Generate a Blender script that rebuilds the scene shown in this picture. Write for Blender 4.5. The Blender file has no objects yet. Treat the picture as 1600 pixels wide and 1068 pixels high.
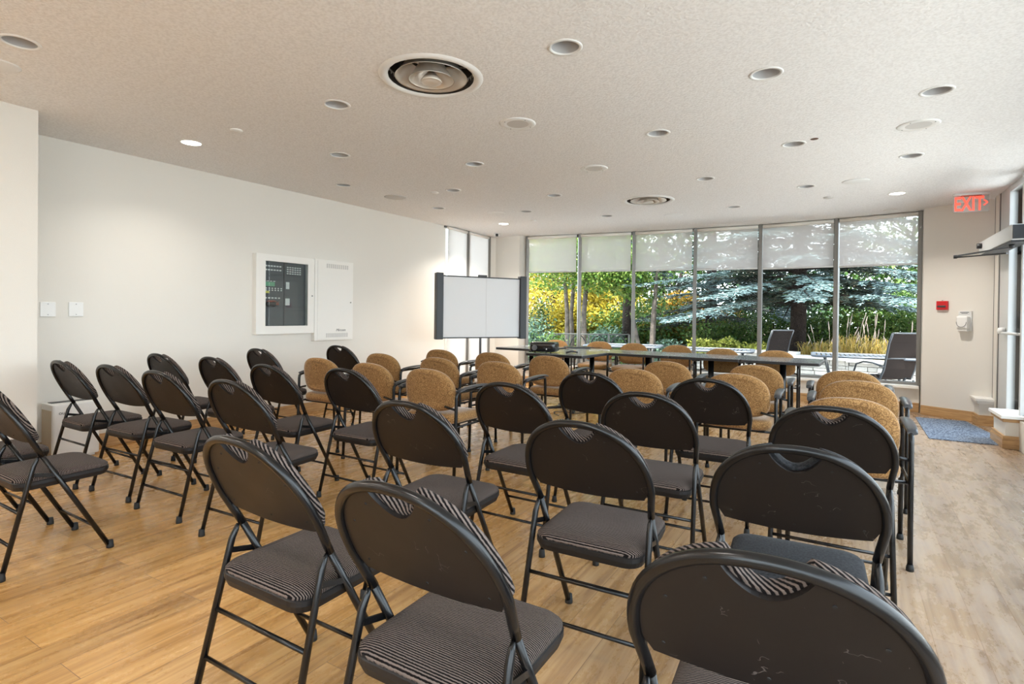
import bpy, bmesh, math, random
from math import sin, cos, pi, radians, sqrt, atan2
from mathutils import Vector, Matrix

random.seed(7)
S = bpy.context.scene
C = S.collection

# ---------------------------------------------------------------- camera
F_PX, ROLL, PITCH, HC, HORIZON = 865.0, 0.0115, 0.0078, 1.15, 492.5
cam_data = bpy.data.cameras.new('camera'); cam = bpy.data.objects.new('camera', cam_data); C.objects.link(cam)
cam_data.sensor_fit = 'HORIZONTAL'; cam_data.sensor_width = 36.0
cam_data.lens = 36.0 * F_PX / 1600.0
cam_data.shift_y = -(534 - (HORIZON + F_PX * math.tan(PITCH))) / 1600.0
cam_data.clip_start = 0.05; cam_data.clip_end = 300
fw = Vector((0, cos(PITCH), -sin(PITCH))); r0 = Vector((1, 0, 0)); u0 = Vector((0, sin(PITCH), cos(PITCH)))
rt = r0 * cos(ROLL) + u0 * sin(ROLL); up = -r0 * sin(ROLL) + u0 * cos(ROLL)
m3 = Matrix((rt, up, -fw)).transposed()
cam.matrix_world = Matrix.Translation((0, 0, HC)) @ m3.to_4x4()
S.camera = cam

# ---------------------------------------------------------------- colour management, world, sun, big lights
S.view_settings.view_transform = 'Standard'
S.view_settings.look = 'None'
S.view_settings.gamma = 1.0
S.view_settings.use_curve_mapping = False
S.view_settings.exposure = 0.48
S.cycles.max_bounces = 10
S.cycles.diffuse_bounces = 5
S.cycles.transparent_max_bounces = 16
S.cycles.sample_clamp_indirect = 6.0
S.cycles.caustics_reflective = False
S.cycles.caustics_refractive = False
S.cycles.use_denoising = True

w = bpy.data.worlds.new('sky'); S.world = w; w.use_nodes = True
wn = w.node_tree.nodes; wl = w.node_tree.links; wn.clear()
wo = wn.new('ShaderNodeOutputWorld'); bg = wn.new('ShaderNodeBackground')
tc = wn.new('ShaderNodeTexCoord'); sp = wn.new('ShaderNodeSeparateXYZ'); rp = wn.new('ShaderNodeValToRGB')
wl.new(tc.outputs['Generated'], sp.inputs[0]); wl.new(sp.outputs['Z'], rp.inputs[0])
rp.color_ramp.elements[0].position = 0.0; rp.color_ramp.elements[0].color = (0.86, 0.93, 1.0, 1)
rp.color_ramp.elements[1].position = 0.8; rp.color_ramp.elements[1].color = (0.70, 0.82, 1.0, 1)
wl.new(rp.outputs[0], bg.inputs[0]); bg.inputs[1].default_value = 4.6
wl.new(bg.outputs[0], wo.inputs[0])

sun_d = bpy.data.lights.new('sun', 'SUN'); sun = bpy.data.objects.new('sun', sun_d); C.objects.link(sun)
sun_d.energy = 13.0; sun_d.angle = radians(3); sun_d.color = (1.0, 0.95, 0.86)
sdir = Vector((0.20, 0.36, -0.91)).normalized()      # from behind the building onto the garden
sun.rotation_euler = sdir.to_track_quat('-Z', 'Y').to_euler()

A = radians(31.0)                       # the room's long axis, clockwise from +Y
D = Vector((sin(A), cos(A))); E_ = Vector((cos(A), -sin(A)))
HCEIL = 2.51
# fill lights added under the ceiling behind the camera, without fixtures
for (a, b, pw) in ((0.0, -4.6, 9), (0.0, -2.8, 9), (0.0, -1.0, 8), (-1.5, -4.6, 9), (-1.5, -2.8, 9), (-1.5, -1.0, 8)):
    ld = bpy.data.lights.new('ceiling_fill_light', 'AREA'); lo = bpy.data.objects.new('ceiling_fill_light', ld); C.objects.link(lo)
    p = D * a + E_ * b
    lo.location = (p.x, p.y, HCEIL - 0.03); ld.shape = 'DISK'; ld.size = 0.3; ld.energy = pw; ld.color = (1.0, 0.93, 0.85)
# area lights added outside the right glass wall and back windows, boosting the sky
def daylight(p, direction, wx, wy, energy, col):
    ld = bpy.data.lights.new('window_daylight', 'AREA'); lo = bpy.data.objects.new('window_daylight', ld); C.objects.link(lo)
    ld.shape = 'RECTANGLE'; ld.size = wx; ld.size_y = wy; ld.energy = energy; ld.color = col
    lo.location = p; lo.rotation_euler = Vector(direction).to_track_quat('-Z', 'Z').to_euler()
pr = Vector((1.65, 0.0)) + D * 1.3 + E_ * 0.45
daylight((pr.x, pr.y, 1.25), (-E_.x + 0.25 * D.x, -E_.y + 0.25 * D.y, 0.45), 7.0, 2.0, 40, (0.97, 0.98, 1.0))
pk = -D * 2.75 + E_ * -2.2
daylight((pk.x, pk.y, 1.45), (D.x, D.y, 0.42), 5.6, 1.7, 30, (1.0, 0.98, 0.95))

# ---------------------------------------------------------------- node helpers
MATS = {}
def new_mat(name):
    m = bpy.data.materials.new(name); m.use_nodes = True
    nt = m.node_tree; nt.nodes.clear()
    o = nt.nodes.new('ShaderNodeOutputMaterial')
    MATS[name] = m
    return m, nt, o
def N(nt, t, **k):
    n = nt.nodes.new(t)
    for a, v in k.items():
        if a in n.inputs.keys(): n.inputs[a].default_value = v
        else: setattr(n, a, v)
    return n
def L(nt, a, b): nt.links.new(a, b)
def principled(name, col, rough=0.5, metal=0.0, spec=0.5, bump=None, var=None, emis=None, sheen=0.0, coat=0.0):
    m, nt, o = new_mat(name)
    b = N(nt, 'ShaderNodeBsdfPrincipled'); L(nt, b.outputs[0], o.inputs[0])
    b.inputs['Base Color'].default_value = (*col, 1); b.inputs['Roughness'].default_value = rough
    b.inputs['Metallic'].default_value = metal; b.inputs['Specular IOR Level'].default_value = spec
    if coat: b.inputs['Coat Weight'].default_value = coat; b.inputs['Coat Roughness'].default_value = 0.1
    if sheen: b.inputs['Sheen Weight'].default_value = sheen; b.inputs['Sheen Roughness'].default_value = 0.4
    if emis:
        b.inputs['Emission Color'].default_value = (*emis[0], 1); b.inputs['Emission Strength'].default_value = emis[1]
    tcn = N(nt, 'ShaderNodeTexCoord')
    if var:      # (scale, amount)
        nz = N(nt, 'ShaderNodeTexNoise', Scale=var[0], Detail=4.0); L(nt, tcn.outputs['Object'], nz.inputs[0])
        mp = N(nt, 'ShaderNodeMapRange'); L(nt, nz.outputs[0], mp.inputs[0])
        mp.inputs[1].default_value = 0.3; mp.inputs[2].default_value = 0.7
        mp.inputs[3].default_value = 1 - var[1]; mp.inputs[4].default_value = 1 + var[1]
        hs = N(nt, 'ShaderNodeHueSaturation', Color=(*col, 1)); L(nt, mp.outputs[0], hs.inputs['Value'])
        L(nt, hs.outputs[0], b.inputs['Base Color'])
    if bump:     # (scale, strength, distance)
        nz = N(nt, 'ShaderNodeTexNoise', Scale=bump[0], Detail=3.0); L(nt, tcn.outputs['Object'], nz.inputs[0])
        bp = N(nt, 'ShaderNodeBump', Strength=bump[1], Distance=bump[2]); L(nt, nz.outputs[0], bp.inputs['Height'])
        L(nt, bp.outputs[0], b.inputs['Normal'])
    return m

principled('wall_cream', (0.76, 0.735, 0.685), 0.75, spec=0.2, bump=(260, 0.25, 0.002))
principled('wall_white', (0.86, 0.84, 0.80), 0.6, spec=0.3)
principled('white_paint', (0.84, 0.82, 0.78), 0.35, spec=0.4)
principled('metal_black', (0.005, 0.005, 0.0055), 0.26, metal=0.0, spec=0.42, var=(14, 0.3))
principled('rubber', (0.012, 0.012, 0.012), 0.7)
principled('pan_black', (0.012, 0.011, 0.0115), 0.45, spec=0.3, bump=(400, 0.1, 0.001))
principled('aluminium', (0.24, 0.235, 0.225), 0.42, metal=0.5)
principled('aluminium_light', (0.62, 0.63, 0.63), 0.45, metal=0.4)
principled('dark_gasket', (0.05, 0.05, 0.05), 0.6)
principled('white_plastic', (0.80, 0.80, 0.79), 0.35)
principled('grey_plastic', (0.12, 0.125, 0.135), 0.35, spec=0.5)
principled('pad_grey', (0.045, 0.047, 0.052), 0.30, spec=0.6)
principled('beige_plastic', (0.50, 0.42, 0.31), 0.5)
principled('dark_grey', (0.05, 0.052, 0.058), 0.5)
principled('panel_grey', (0.085, 0.09, 0.10), 0.5)
principled('lcd_green', (0.16, 0.42, 0.24), 0.3)
principled('yellow_label', (0.75, 0.68, 0.15), 0.5)
principled('red_plastic', (0.60, 0.015, 0.02), 0.4)
principled('copper_wire', (0.5, 0.12, 0.08), 0.5)
principled('cable_black', (0.015, 0.015, 0.015), 0.5)
principled('cable_white', (0.7, 0.7, 0.7), 0.5)
principled('screen_white', (0.74, 0.74, 0.75), 0.35, spec=0.4)
principled('board_black', (0.018, 0.019, 0.022), 0.4)
principled('projector_black', (0.012, 0.012, 0.014), 0.22, spec=0.7)
principled('logo_grey', (0.12, 0.12, 0.12), 0.5)
principled('diffuser_metal', (0.66, 0.60, 0.53), 0.30, metal=0.35)
principled('duct_dark', (0.05, 0.045, 0.04), 0.6)
principled('can_grey', (0.45, 0.45, 0.46), 0.4)
principled('grille_grey', (0.60, 0.585, 0.565), 0.6)
principled('brown_hole', (0.10, 0.05, 0.03), 0.8)
principled('lamp_glow', (1, 1, 1), 0.4, emis=((1.0, 0.93, 0.82), 9.0))
principled('exit_red', (0.85, 0.05, 0.03), 0.4, emis=((1.0, 0.10, 0.06), 1.0))
principled('stone', (0.40, 0.385, 0.36), 0.85, bump=(18, 0.8, 0.02), var=(3, 0.25))
principled('coping', (0.50, 0.49, 0.47), 0.8, bump=(14, 0.4, 0.01))
principled('soil', (0.10, 0.065, 0.04), 0.95, bump=(6, 0.7, 0.04))
principled('bark_dark', (0.032, 0.021, 0.017), 0.9, bump=(30, 1.0, 0.03), var=(9, 0.5))
principled('bark_grey', (0.10, 0.08, 0.065), 0.9, bump=(30, 1.0, 0.02), var=(9, 0.5))
principled('patio_metal', (0.05, 0.054, 0.06), 0.4, metal=0.2)
principled('table_slats', (0.11, 0.125, 0.15), 0.4, metal=0.3)
principled('sling', (0.022, 0.016, 0.014), 0.9, spec=0.1, bump=(500, 0.2, 0.001))
principled('railing', (0.05, 0.05, 0.048), 0.5, metal=0.3)
principled('grass_gold', (0.62, 0.42, 0.10), 0.8)
principled('plume', (0.36, 0.29, 0.24), 0.9)
principled('dim_ground', (0.27, 0.265, 0.255), 0.9, bump=(40, 0.5, 0.02), var=(30, 0.3))
principled('roof_dark', (0.25, 0.24, 0.23), 0.8)

def wood(name, c1, c2, rough=0.4):
    m, nt, o = new_mat(name)
    b = N(nt, 'ShaderNodeBsdfPrincipled', Roughness=rough); L(nt, b.outputs[0], o.inputs[0])
    t = N(nt, 'ShaderNodeTexCoord'); mp = N(nt, 'ShaderNodeMapping'); L(nt, t.outputs['Object'], mp.inputs[0])
    mp.inputs['Rotation'].default_value = (0, 0, A); mp.inputs['Scale'].default_value = (6, 1.2, 40)
    nz = N(nt, 'ShaderNodeTexNoise', Scale=1.5, Detail=5.0); L(nt, mp.outputs[0], nz.inputs[0])
    r = N(nt, 'ShaderNodeValToRGB'); L(nt, nz.outputs[0], r.inputs[0])
    r.color_ramp.elements[0].position = .3; r.color_ramp.elements[0].color = (*c1, 1)
    r.color_ramp.elements[1].position = .7; r.color_ramp.elements[1].color = (*c2, 1)
    L(nt, r.outputs[0], b.inputs['Base Color'])
wood('oak_trim', (0.38, 0.21, 0.085), (0.60, 0.38, 0.18))

def ceiling_mat():
    m, nt, o = new_mat('ceiling_stipple')
    b = N(nt, 'ShaderNodeBsdfPrincipled', Roughness=0.9); L(nt, b.outputs[0], o.inputs[0]); b.inputs['Specular IOR Level'].default_value = 0.1
    t = N(nt, 'ShaderNodeTexCoord')
    nz = N(nt, 'ShaderNodeTexNoise', Scale=70.0, Detail=3.0); L(nt, t.outputs['Object'], nz.inputs[0])
    r = N(nt, 'ShaderNodeValToRGB'); L(nt, nz.outputs[0], r.inputs[0])
    r.color_ramp.elements[0].position = .35; r.color_ramp.elements[0].color = (0.78, 0.775, 0.775, 1)
    r.color_ramp.elements[1].position = .6; r.color_ramp.elements[1].color = (0.88, 0.88, 0.885, 1)
    L(nt, r.outputs[0], b.inputs['Base Color'])
    bp = N(nt, 'ShaderNodeBump', Strength=0.6, Distance=0.006); L(nt, nz.outputs[0], bp.inputs['Height']); L(nt, bp.outputs[0], b.inputs['Normal'])
ceiling_mat()

def floor_mat():
    m, nt, o = new_mat('plank_floor')
    b = N(nt, 'ShaderNodeBsdfPrincipled'); L(nt, b.outputs[0], o.inputs[0])
    t = N(nt, 'ShaderNodeTexCoord'); mp = N(nt, 'ShaderNodeMapping'); L(nt, t.outputs['Object'], mp.inputs[0])
    mp.vector_type = 'POINT'; mp.inputs['Rotation'].default_value = (0, 0, A - pi / 2)   # u along the planks
    br = N(nt, 'ShaderNodeTexBrick'); L(nt, mp.outputs[0], br.inputs[0])
    br.inputs['Scale'].default_value = 1.0; br.inputs['Brick Width'].default_value = 1.25; br.inputs['Row Height'].default_value = 0.145
    br.inputs['Mortar Size'].default_value = 0.0012; br.inputs['Mortar Smooth'].default_value = 0.3; br.offset = 0.37
    br.inputs['Color1'].default_value = (0, 0, 0, 1); br.inputs['Color2'].default_value = (1, 1, 1, 1); br.inputs['Mortar'].default_value = (0.5, 0.5, 0.5, 1)
    # grain stretched along the planks, shifted per plank
    sc = N(nt, 'ShaderNodeMapping'); L(nt, mp.outputs[0], sc.inputs[0]); sc.inputs['Scale'].default_value = (1.3, 22, 1)
    ad = N(nt, 'ShaderNodeVectorMath', operation='ADD'); L(nt, sc.outputs[0], ad.inputs[0])
    ml = N(nt, 'ShaderNodeVectorMath', operation='SCALE'); L(nt, br.outputs['Color'], ml.inputs[0]); ml.inputs['Scale'].default_value = 37.0
    L(nt, ml.outputs[0], ad.inputs[1])
    nz = N(nt, 'ShaderNodeTexNoise', Scale=1.6, Detail=6.0, Distortion=0.6); L(nt, ad.outputs[0], nz.inputs[0])
    r = N(nt, 'ShaderNodeValToRGB'); L(nt, nz.outputs[0], r.inputs[0]); cr = r.color_ramp
    cr.elements[0].position = .28; cr.elements[0].color = (0.34, 0.165, 0.045, 1)
    cr.elements[1].position = .72; cr.elements[1].color = (0.66, 0.40, 0.155, 1)
    e = cr.elements.new(.48); e.color = (0.53, 0.29, 0.095, 1)
    pv = N(nt, 'ShaderNodeMapRange'); L(nt, br.outputs['Color'], pv.inputs[0]); pv.inputs[3].default_value = 0.86; pv.inputs[4].default_value = 1.12
    hs = N(nt, 'ShaderNodeHueSaturation'); L(nt, r.outputs[0], hs.inputs['Color']); L(nt, pv.outputs[0], hs.inputs['Value'])
    # worn, scuffed finish plus window sheen painted in, stronger towards the glass wall
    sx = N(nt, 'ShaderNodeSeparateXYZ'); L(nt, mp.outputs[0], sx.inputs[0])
    wear_sheen = N(nt, 'ShaderNodeMapRange'); L(nt, sx.outputs['Y'], wear_sheen.inputs[0])
    wear_sheen.inputs[1].default_value = 1.6; wear_sheen.inputs[2].default_value = -0.6; wear_sheen.inputs[3].default_value = 0.0; wear_sheen.inputs[4].default_value = 1.0
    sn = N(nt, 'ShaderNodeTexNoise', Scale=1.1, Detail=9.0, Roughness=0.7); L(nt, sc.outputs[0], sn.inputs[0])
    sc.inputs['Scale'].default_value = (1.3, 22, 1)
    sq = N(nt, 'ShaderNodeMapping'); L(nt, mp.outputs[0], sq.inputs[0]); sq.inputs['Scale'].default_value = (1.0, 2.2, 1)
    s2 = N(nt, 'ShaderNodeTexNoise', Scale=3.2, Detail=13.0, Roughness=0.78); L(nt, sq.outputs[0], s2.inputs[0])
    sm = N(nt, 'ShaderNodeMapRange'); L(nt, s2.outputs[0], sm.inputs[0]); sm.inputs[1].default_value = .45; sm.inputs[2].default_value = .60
    mu = N(nt, 'ShaderNodeMath', operation='MULTIPLY'); L(nt, sm.outputs[0], mu.inputs[0]); L(nt, wear_sheen.outputs[0], mu.inputs[1])
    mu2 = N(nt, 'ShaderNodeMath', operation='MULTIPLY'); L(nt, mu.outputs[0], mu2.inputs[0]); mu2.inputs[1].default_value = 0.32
    base2 = N(nt, 'ShaderNodeMix', data_type='RGBA'); L(nt, wear_sheen.outputs[0], base2.inputs[0]); L(nt, hs.outputs[0], base2.inputs[6])
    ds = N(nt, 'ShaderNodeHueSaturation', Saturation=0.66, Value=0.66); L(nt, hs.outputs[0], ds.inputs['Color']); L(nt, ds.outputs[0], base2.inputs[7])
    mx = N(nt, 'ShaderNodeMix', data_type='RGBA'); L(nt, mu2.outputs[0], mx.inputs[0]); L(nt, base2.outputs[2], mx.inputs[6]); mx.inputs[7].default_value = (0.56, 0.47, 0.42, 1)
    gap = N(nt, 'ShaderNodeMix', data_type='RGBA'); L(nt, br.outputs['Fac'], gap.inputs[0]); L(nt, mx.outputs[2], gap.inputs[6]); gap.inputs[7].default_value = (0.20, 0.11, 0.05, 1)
    L(nt, gap.outputs[2], b.inputs['Base Color']); b.inputs['Coat Weight'].default_value = 0.35; b.inputs['Coat Roughness'].default_value = 0.22
    rr = N(nt, 'ShaderNodeMapRange'); L(nt, s2.outputs[0], rr.inputs[0]); rr.inputs[1].default_value = .35; rr.inputs[2].default_value = .65; rr.inputs[3].default_value = 0.20; rr.inputs[4].default_value = 0.36
    L(nt, rr.outputs[0], b.inputs['Roughness'])
    bp = N(nt, 'ShaderNodeBump', Strength=0.15, Distance=0.002); L(nt, nz.outputs[0], bp.inputs['Height']); L(nt, bp.outputs[0], b.inputs['Normal'])
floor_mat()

def striped_fabric(nm, bands, scale):
    m, nt, o = new_mat(nm)
    b = N(nt, 'ShaderNodeBsdfPrincipled', Roughness=0.9); L(nt, b.outputs[0], o.inputs[0]); b.inputs['Specular IOR Level'].default_value = 0.06
    b.inputs['Sheen Weight'].default_value = 0.04
    t = N(nt, 'ShaderNodeTexCoord'); mp = N(nt, 'ShaderNodeMapping'); L(nt, t.outputs['Object'], mp.inputs[0]); mp.inputs['Rotation'].default_value = (0, 0, 0)
    wv = N(nt, 'ShaderNodeTexWave'); L(nt, mp.outputs[0], wv.inputs[0]); wv.bands_direction = bands
    wv.inputs['Scale'].default_value = scale; wv.inputs['Distortion'].default_value = 1.0; wv.inputs['Detail'].default_value = 1.0; wv.inputs['Detail Scale'].default_value = 3.0
    r = N(nt, 'ShaderNodeValToRGB'); L(nt, wv.outputs[0], r.inputs[0])
    r.color_ramp.elements[0].position = .40; r.color_ramp.elements[0].color = (0.007, 0.0055, 0.0055, 1)
    r.color_ramp.elements[1].position = .70; r.color_ramp.elements[1].color = (0.165, 0.13, 0.115, 1)
    L(nt, r.outputs[0], b.inputs['Base Color'])
    bp = N(nt, 'ShaderNodeBump', Strength=0.5, Distance=0.003); L(nt, wv.outputs[0], bp.inputs['Height']); L(nt, bp.outputs[0], b.inputs['Normal'])
striped_fabric('striped_fabric', 'Y', 56.0)
striped_fabric('striped_fabric_back', 'DIAGONAL', 52.0)
principled('plain_fabric', (0.026, 0.027, 0.030), 0.9, spec=0.1, sheen=0.06, bump=(300, 0.3, 0.002), var=(150, 0.5))

def panel_mat():
    m, nt, o = new_mat('back_plastic')
    b = N(nt, 'ShaderNodeBsdfPrincipled'); L(nt, b.outputs[0], o.inputs[0])
    t = N(nt, 'ShaderNodeTexCoord'); oi = N(nt, 'ShaderNodeObjectInfo')
    ad = N(nt, 'ShaderNodeVectorMath', operation='ADD'); L(nt, t.outputs['Object'], ad.inputs[0])
    sc = N(nt, 'ShaderNodeVectorMath', operation='SCALE'); sc.inputs[0].default_value = (13, 7, 5); L(nt, oi.outputs['Location'], sc.inputs[0]); sc.inputs['Scale'].default_value = 3.1
    L(nt, sc.outputs[0], ad.inputs[1])
    # thin scratches: distorted voronoi edges masked by noise
    vo = N(nt, 'ShaderNodeTexVoronoi', feature='DISTANCE_TO_EDGE', Scale=6.0)
    nz = N(nt, 'ShaderNodeTexNoise', Scale=4.0, Detail=5.0); L(nt, ad.outputs[0], nz.inputs[0])
    a2 = N(nt, 'ShaderNodeVectorMath', operation='ADD'); L(nt, ad.outputs[0], a2.inputs[0]); L(nt, nz.outputs['Color'], a2.inputs[1]); L(nt, a2.outputs[0], vo.inputs[0])
    lt = N(nt, 'ShaderNodeMath', operation='LESS_THAN'); L(nt, vo.outputs[0], lt.inputs[0]); lt.inputs[1].default_value = 0.006
    n2 = N(nt, 'ShaderNodeTexNoise', Scale=14.0, Detail=3.0); L(nt, ad.outputs[0], n2.inputs[0])
    gt = N(nt, 'ShaderNodeMath', operation='GREATER_THAN'); L(nt, n2.outputs[0], gt.inputs[0]); gt.inputs[1].default_value = 0.615
    mu = N(nt, 'ShaderNodeMath', operation='MULTIPLY'); L(nt, lt.outputs[0], mu.inputs[0]); L(nt, gt.outputs[0], mu.inputs[1])
    mx = N(nt, 'ShaderNodeMix', data_type='RGBA'); L(nt, mu.outputs[0], mx.inputs[0]); mx.inputs[6].default_value = (0.010, 0.0076, 0.0072, 1); mx.inputs[7].default_value = (0.10, 0.085, 0.08, 1)
    L(nt, mx.outputs[2], b.inputs['Base Color']); b.inputs['Specular IOR Level'].default_value = 0.32
    n3 = N(nt, 'ShaderNodeTexNoise', Scale=5.0, Detail=6.0); L(nt, ad.outputs[0], n3.inputs[0])
    rr = N(nt, 'ShaderNodeMapRange'); L(nt, n3.outputs[0], rr.inputs[0]); rr.inputs[3].default_value = 0.32; rr.inputs[4].default_value = 0.55
    L(nt, rr.outputs[0], b.inputs['Roughness'])
panel_mat()

def tan_mat():
    m, nt, o = new_mat('tan_fabric')
    b = N(nt, 'ShaderNodeBsdfPrincipled', Roughness=0.9); L(nt, b.outputs[0], o.inputs[0]); b.inputs['Specular IOR Level'].default_value = 0.15
    b.inputs['Sheen Weight'].default_value = 0.5; b.inputs['Sheen Roughness'].default_value = 0.35
    t = N(nt, 'ShaderNodeTexCoord')
    vo = N(nt, 'ShaderNodeTexVoronoi', Scale=22.0); L(nt, t.outputs['Object'], vo.inputs[0])
    ml = N(nt, 'ShaderNodeMath', operation='MULTIPLY'); L(nt, vo.outputs['Distance'], ml.inputs[0]); ml.inputs[1].default_value = 26.0
    sn = N(nt, 'ShaderNodeMath', operation='SINE'); L(nt, ml.outputs[0], sn.inputs[0])
    gt = N(nt, 'ShaderNodeMath', operation='GREATER_THAN'); L(nt, sn.outputs[0], gt.inputs[0]); gt.inputs[1].default_value = 0.72
    nz = N(nt, 'ShaderNodeTexNoise', Scale=180.0, Detail=2.0); L(nt, t.outputs['Object'], nz.inputs[0])
    r = N(nt, 'ShaderNodeValToRGB'); L(nt, nz.outputs[0], r.inputs[0])
    r.color_ramp.elements[0].position = .35; r.color_ramp.elements[0].color = (0.19, 0.095, 0.034, 1)
    r.color_ramp.elements[1].position = .65; r.color_ramp.elements[1].color = (0.44, 0.255, 0.105, 1)
    mx = N(nt, 'ShaderNodeMix', data_type='RGBA'); 
    f = N(nt, 'ShaderNodeMath', operation='MULTIPLY'); L(nt, gt.outputs[0], f.inputs[0]); f.inputs[1].default_value = 0.75; L(nt, f.outputs[0], mx.inputs[0])
    L(nt, r.outputs[0], mx.inputs[6]); mx.inputs[7].default_value = (0.17, 0.09, 0.035, 1)
    L(nt, mx.outputs[2], b.inputs['Base Color'])
    bp = N(nt, 'ShaderNodeBump', Strength=0.3, Distance=0.002); L(nt, nz.outputs[0], bp.inputs['Height']); L(nt, bp.outputs[0], b.inputs['Normal'])
tan_mat()

def glass_mat(nm, ior):
    m, nt, o = new_mat(nm)
    tr = N(nt, 'ShaderNodeBsdfTransparent'); tr.inputs[0].default_value = (0.96, 0.985, 0.975, 1)
    gl = N(nt, 'ShaderNodeBsdfGlossy', Roughness=0.0)
    fr = N(nt, 'ShaderNodeFresnel', IOR=ior); mx = N(nt, 'ShaderNodeMixShader')
    L(nt, fr.outputs[0], mx.inputs[0]); L(nt, tr.outputs[0], mx.inputs[1]); L(nt, gl.outputs[0], mx.inputs[2]); L(nt, mx.outputs[0], o.inputs[0])
glass_mat('glass', 1.10)
glass_mat('cabinet_glass', 1.4)
def sign_glass():
    m, nt, o = new_mat('sign_glass')
    tr = N(nt, 'ShaderNodeBsdfTransparent'); tr.inputs[0].default_value = (0.93, 0.95, 0.95, 1)
    gl = N(nt, 'ShaderNodeBsdfDiffuse'); gl.inputs[0].default_value = (0.8, 0.85, 0.88, 1)
    mx = N(nt, 'ShaderNodeMixShader'); mx.inputs[0].default_value = 0.22
    L(nt, tr.outputs[0], mx.inputs[1]); L(nt, gl.outputs[0], mx.inputs[2]); L(nt, mx.outputs[0], o.inputs[0])
sign_glass()
def blind_mat(name, see, col):
    m, nt, o = new_mat(name)
    tr = N(nt, 'ShaderNodeBsdfTransparent'); tl = N(nt, 'ShaderNodeBsdfTranslucent'); df = N(nt, 'ShaderNodeBsdfDiffuse')
    tl.inputs[0].default_value = (*col, 1); df.inputs[0].default_value = (*col, 1)
    m1 = N(nt, 'ShaderNodeMixShader'); m1.inputs[0].default_value = 0.55; L(nt, df.outputs[0], m1.inputs[1]); L(nt, tl.outputs[0], m1.inputs[2])
    m2 = N(nt, 'ShaderNodeMixShader'); m2.inputs[0].default_value = see; L(nt, m1.outputs[0], m2.inputs[1]); L(nt, tr.outputs[0], m2.inputs[2]); L(nt, m2.outputs[0], o.inputs[0])
blind_mat('blind_mesh', 0.48, (0.76, 0.71, 0.68))
blind_mat('blind_white', 0.0, (0.72, 0.70, 0.68))

def tabletop_mat():
    m, nt, o = new_mat('granite_top')
    b = N(nt, 'ShaderNodeBsdfPrincipled', Roughness=0.24); L(nt, b.outputs[0], o.inputs[0])
    b.inputs['Specular IOR Level'].default_value = 0.7; b.inputs['Coat Weight'].default_value = 0.25; b.inputs['Coat Roughness'].default_value = 0.08
    t = N(nt, 'ShaderNodeTexCoord'); nz = N(nt, 'ShaderNodeTexNoise', Scale=120.0, Detail=3.0); L(nt, t.outputs['Object'], nz.inputs[0])
    r = N(nt, 'ShaderNodeValToRGB'); L(nt, nz.outputs[0], r.inputs[0])
    r.color_ramp.elements[0].position = .4; r.color_ramp.elements[0].color = (0.16, 0.17, 0.18, 1)
    r.color_ramp.elements[1].position = .7; r.color_ramp.elements[1].color = (0.34, 0.35, 0.36, 1)
    L(nt, r.outputs[0], b.inputs['Base Color'])
tabletop_mat()
def mat_rug():
    m, nt, o = new_mat('mat_blue')
    b = N(nt, 'ShaderNodeBsdfPrincipled', Roughness=0.95); L(nt, b.outputs[0], o.inputs[0])
    t = N(nt, 'ShaderNodeTexCoord'); nz = N(nt, 'ShaderNodeTexNoise', Scale=75.0, Detail=3.0); L(nt, t.outputs['Object'], nz.inputs[0])
    r = N(nt, 'ShaderNodeValToRGB'); L(nt, nz.outputs[0], r.inputs[0])
    r.color_ramp.elements[0].position = .42; r.color_ramp.elements[0].color = (0.05, 0.075, 0.13, 1)
    r.color_ramp.elements[1].position = .60; r.color_ramp.elements[1].color = (0.28, 0.35, 0.45, 1)
    L(nt, r.outputs[0], b.inputs['Base Color'])
    bp = N(nt, 'ShaderNodeBump', Strength=0.6, Distance=0.004); L(nt, nz.outputs[0], bp.inputs['Height']); L(nt, bp.outputs[0], b.inputs['Normal'])
mat_rug()
def leaf_mat(name, cols, trans=0.35):
    m, nt, o = new_mat(name)
    g = N(nt, 'ShaderNodeNewGeometry'); r = N(nt, 'ShaderNodeValToRGB'); L(nt, g.outputs['Random Per Island'], r.inputs[0])
    cr = r.color_ramp
    while len(cr.elements) < len(cols): cr.elements.new(0.5)
    for i, c in enumerate(cols):
        cr.elements[i].position = i / max(1, len(cols) - 1); cr.elements[i].color = (*c, 1)
    df = N(nt, 'ShaderNodeBsdfPrincipled', Roughness=0.55); tl = N(nt, 'ShaderNodeBsdfTranslucent'); mx = N(nt, 'ShaderNodeMixShader'); mx.inputs[0].default_value = trans
    df.inputs['Specular IOR Level'].default_value = 0.3
    L(nt, r.outputs[0], df.inputs['Base Color']); L(nt, r.outputs[0], tl.inputs[0])
    L(nt, df.outputs[0], mx.inputs[1]); L(nt, tl.outputs[0], mx.inputs[2]); L(nt, mx.outputs[0], o.inputs[0])
leaf_mat('leaf_green', [(0.059, 0.132, 0.020), (0.112, 0.211, 0.033), (0.185, 0.277, 0.053), (0.238, 0.304, 0.079)])
leaf_mat('leaf_yellow', [(0.42, 0.31, 0.03), (0.52, 0.42, 0.05), (0.56, 0.48, 0.10), (0.30, 0.32, 0.05)], 0.45)
leaf_mat('leaf_orange', [(0.363, 0.165, 0.026), (0.462, 0.277, 0.040), (0.297, 0.238, 0.053), (0.198, 0.211, 0.040)], 0.4)
leaf_mat('leaf_dark', [(0.013, 0.040, 0.013), (0.026, 0.066, 0.020), (0.046, 0.099, 0.040)], 0.15)
leaf_mat('leaf_mid', [(0.033, 0.086, 0.020), (0.066, 0.145, 0.033), (0.119, 0.198, 0.046), (0.172, 0.238, 0.066)], 0.3)
leaf_mat('leaf_lime', [(0.264, 0.304, 0.053), (0.363, 0.363, 0.079), (0.198, 0.251, 0.053)], 0.3)
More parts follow.
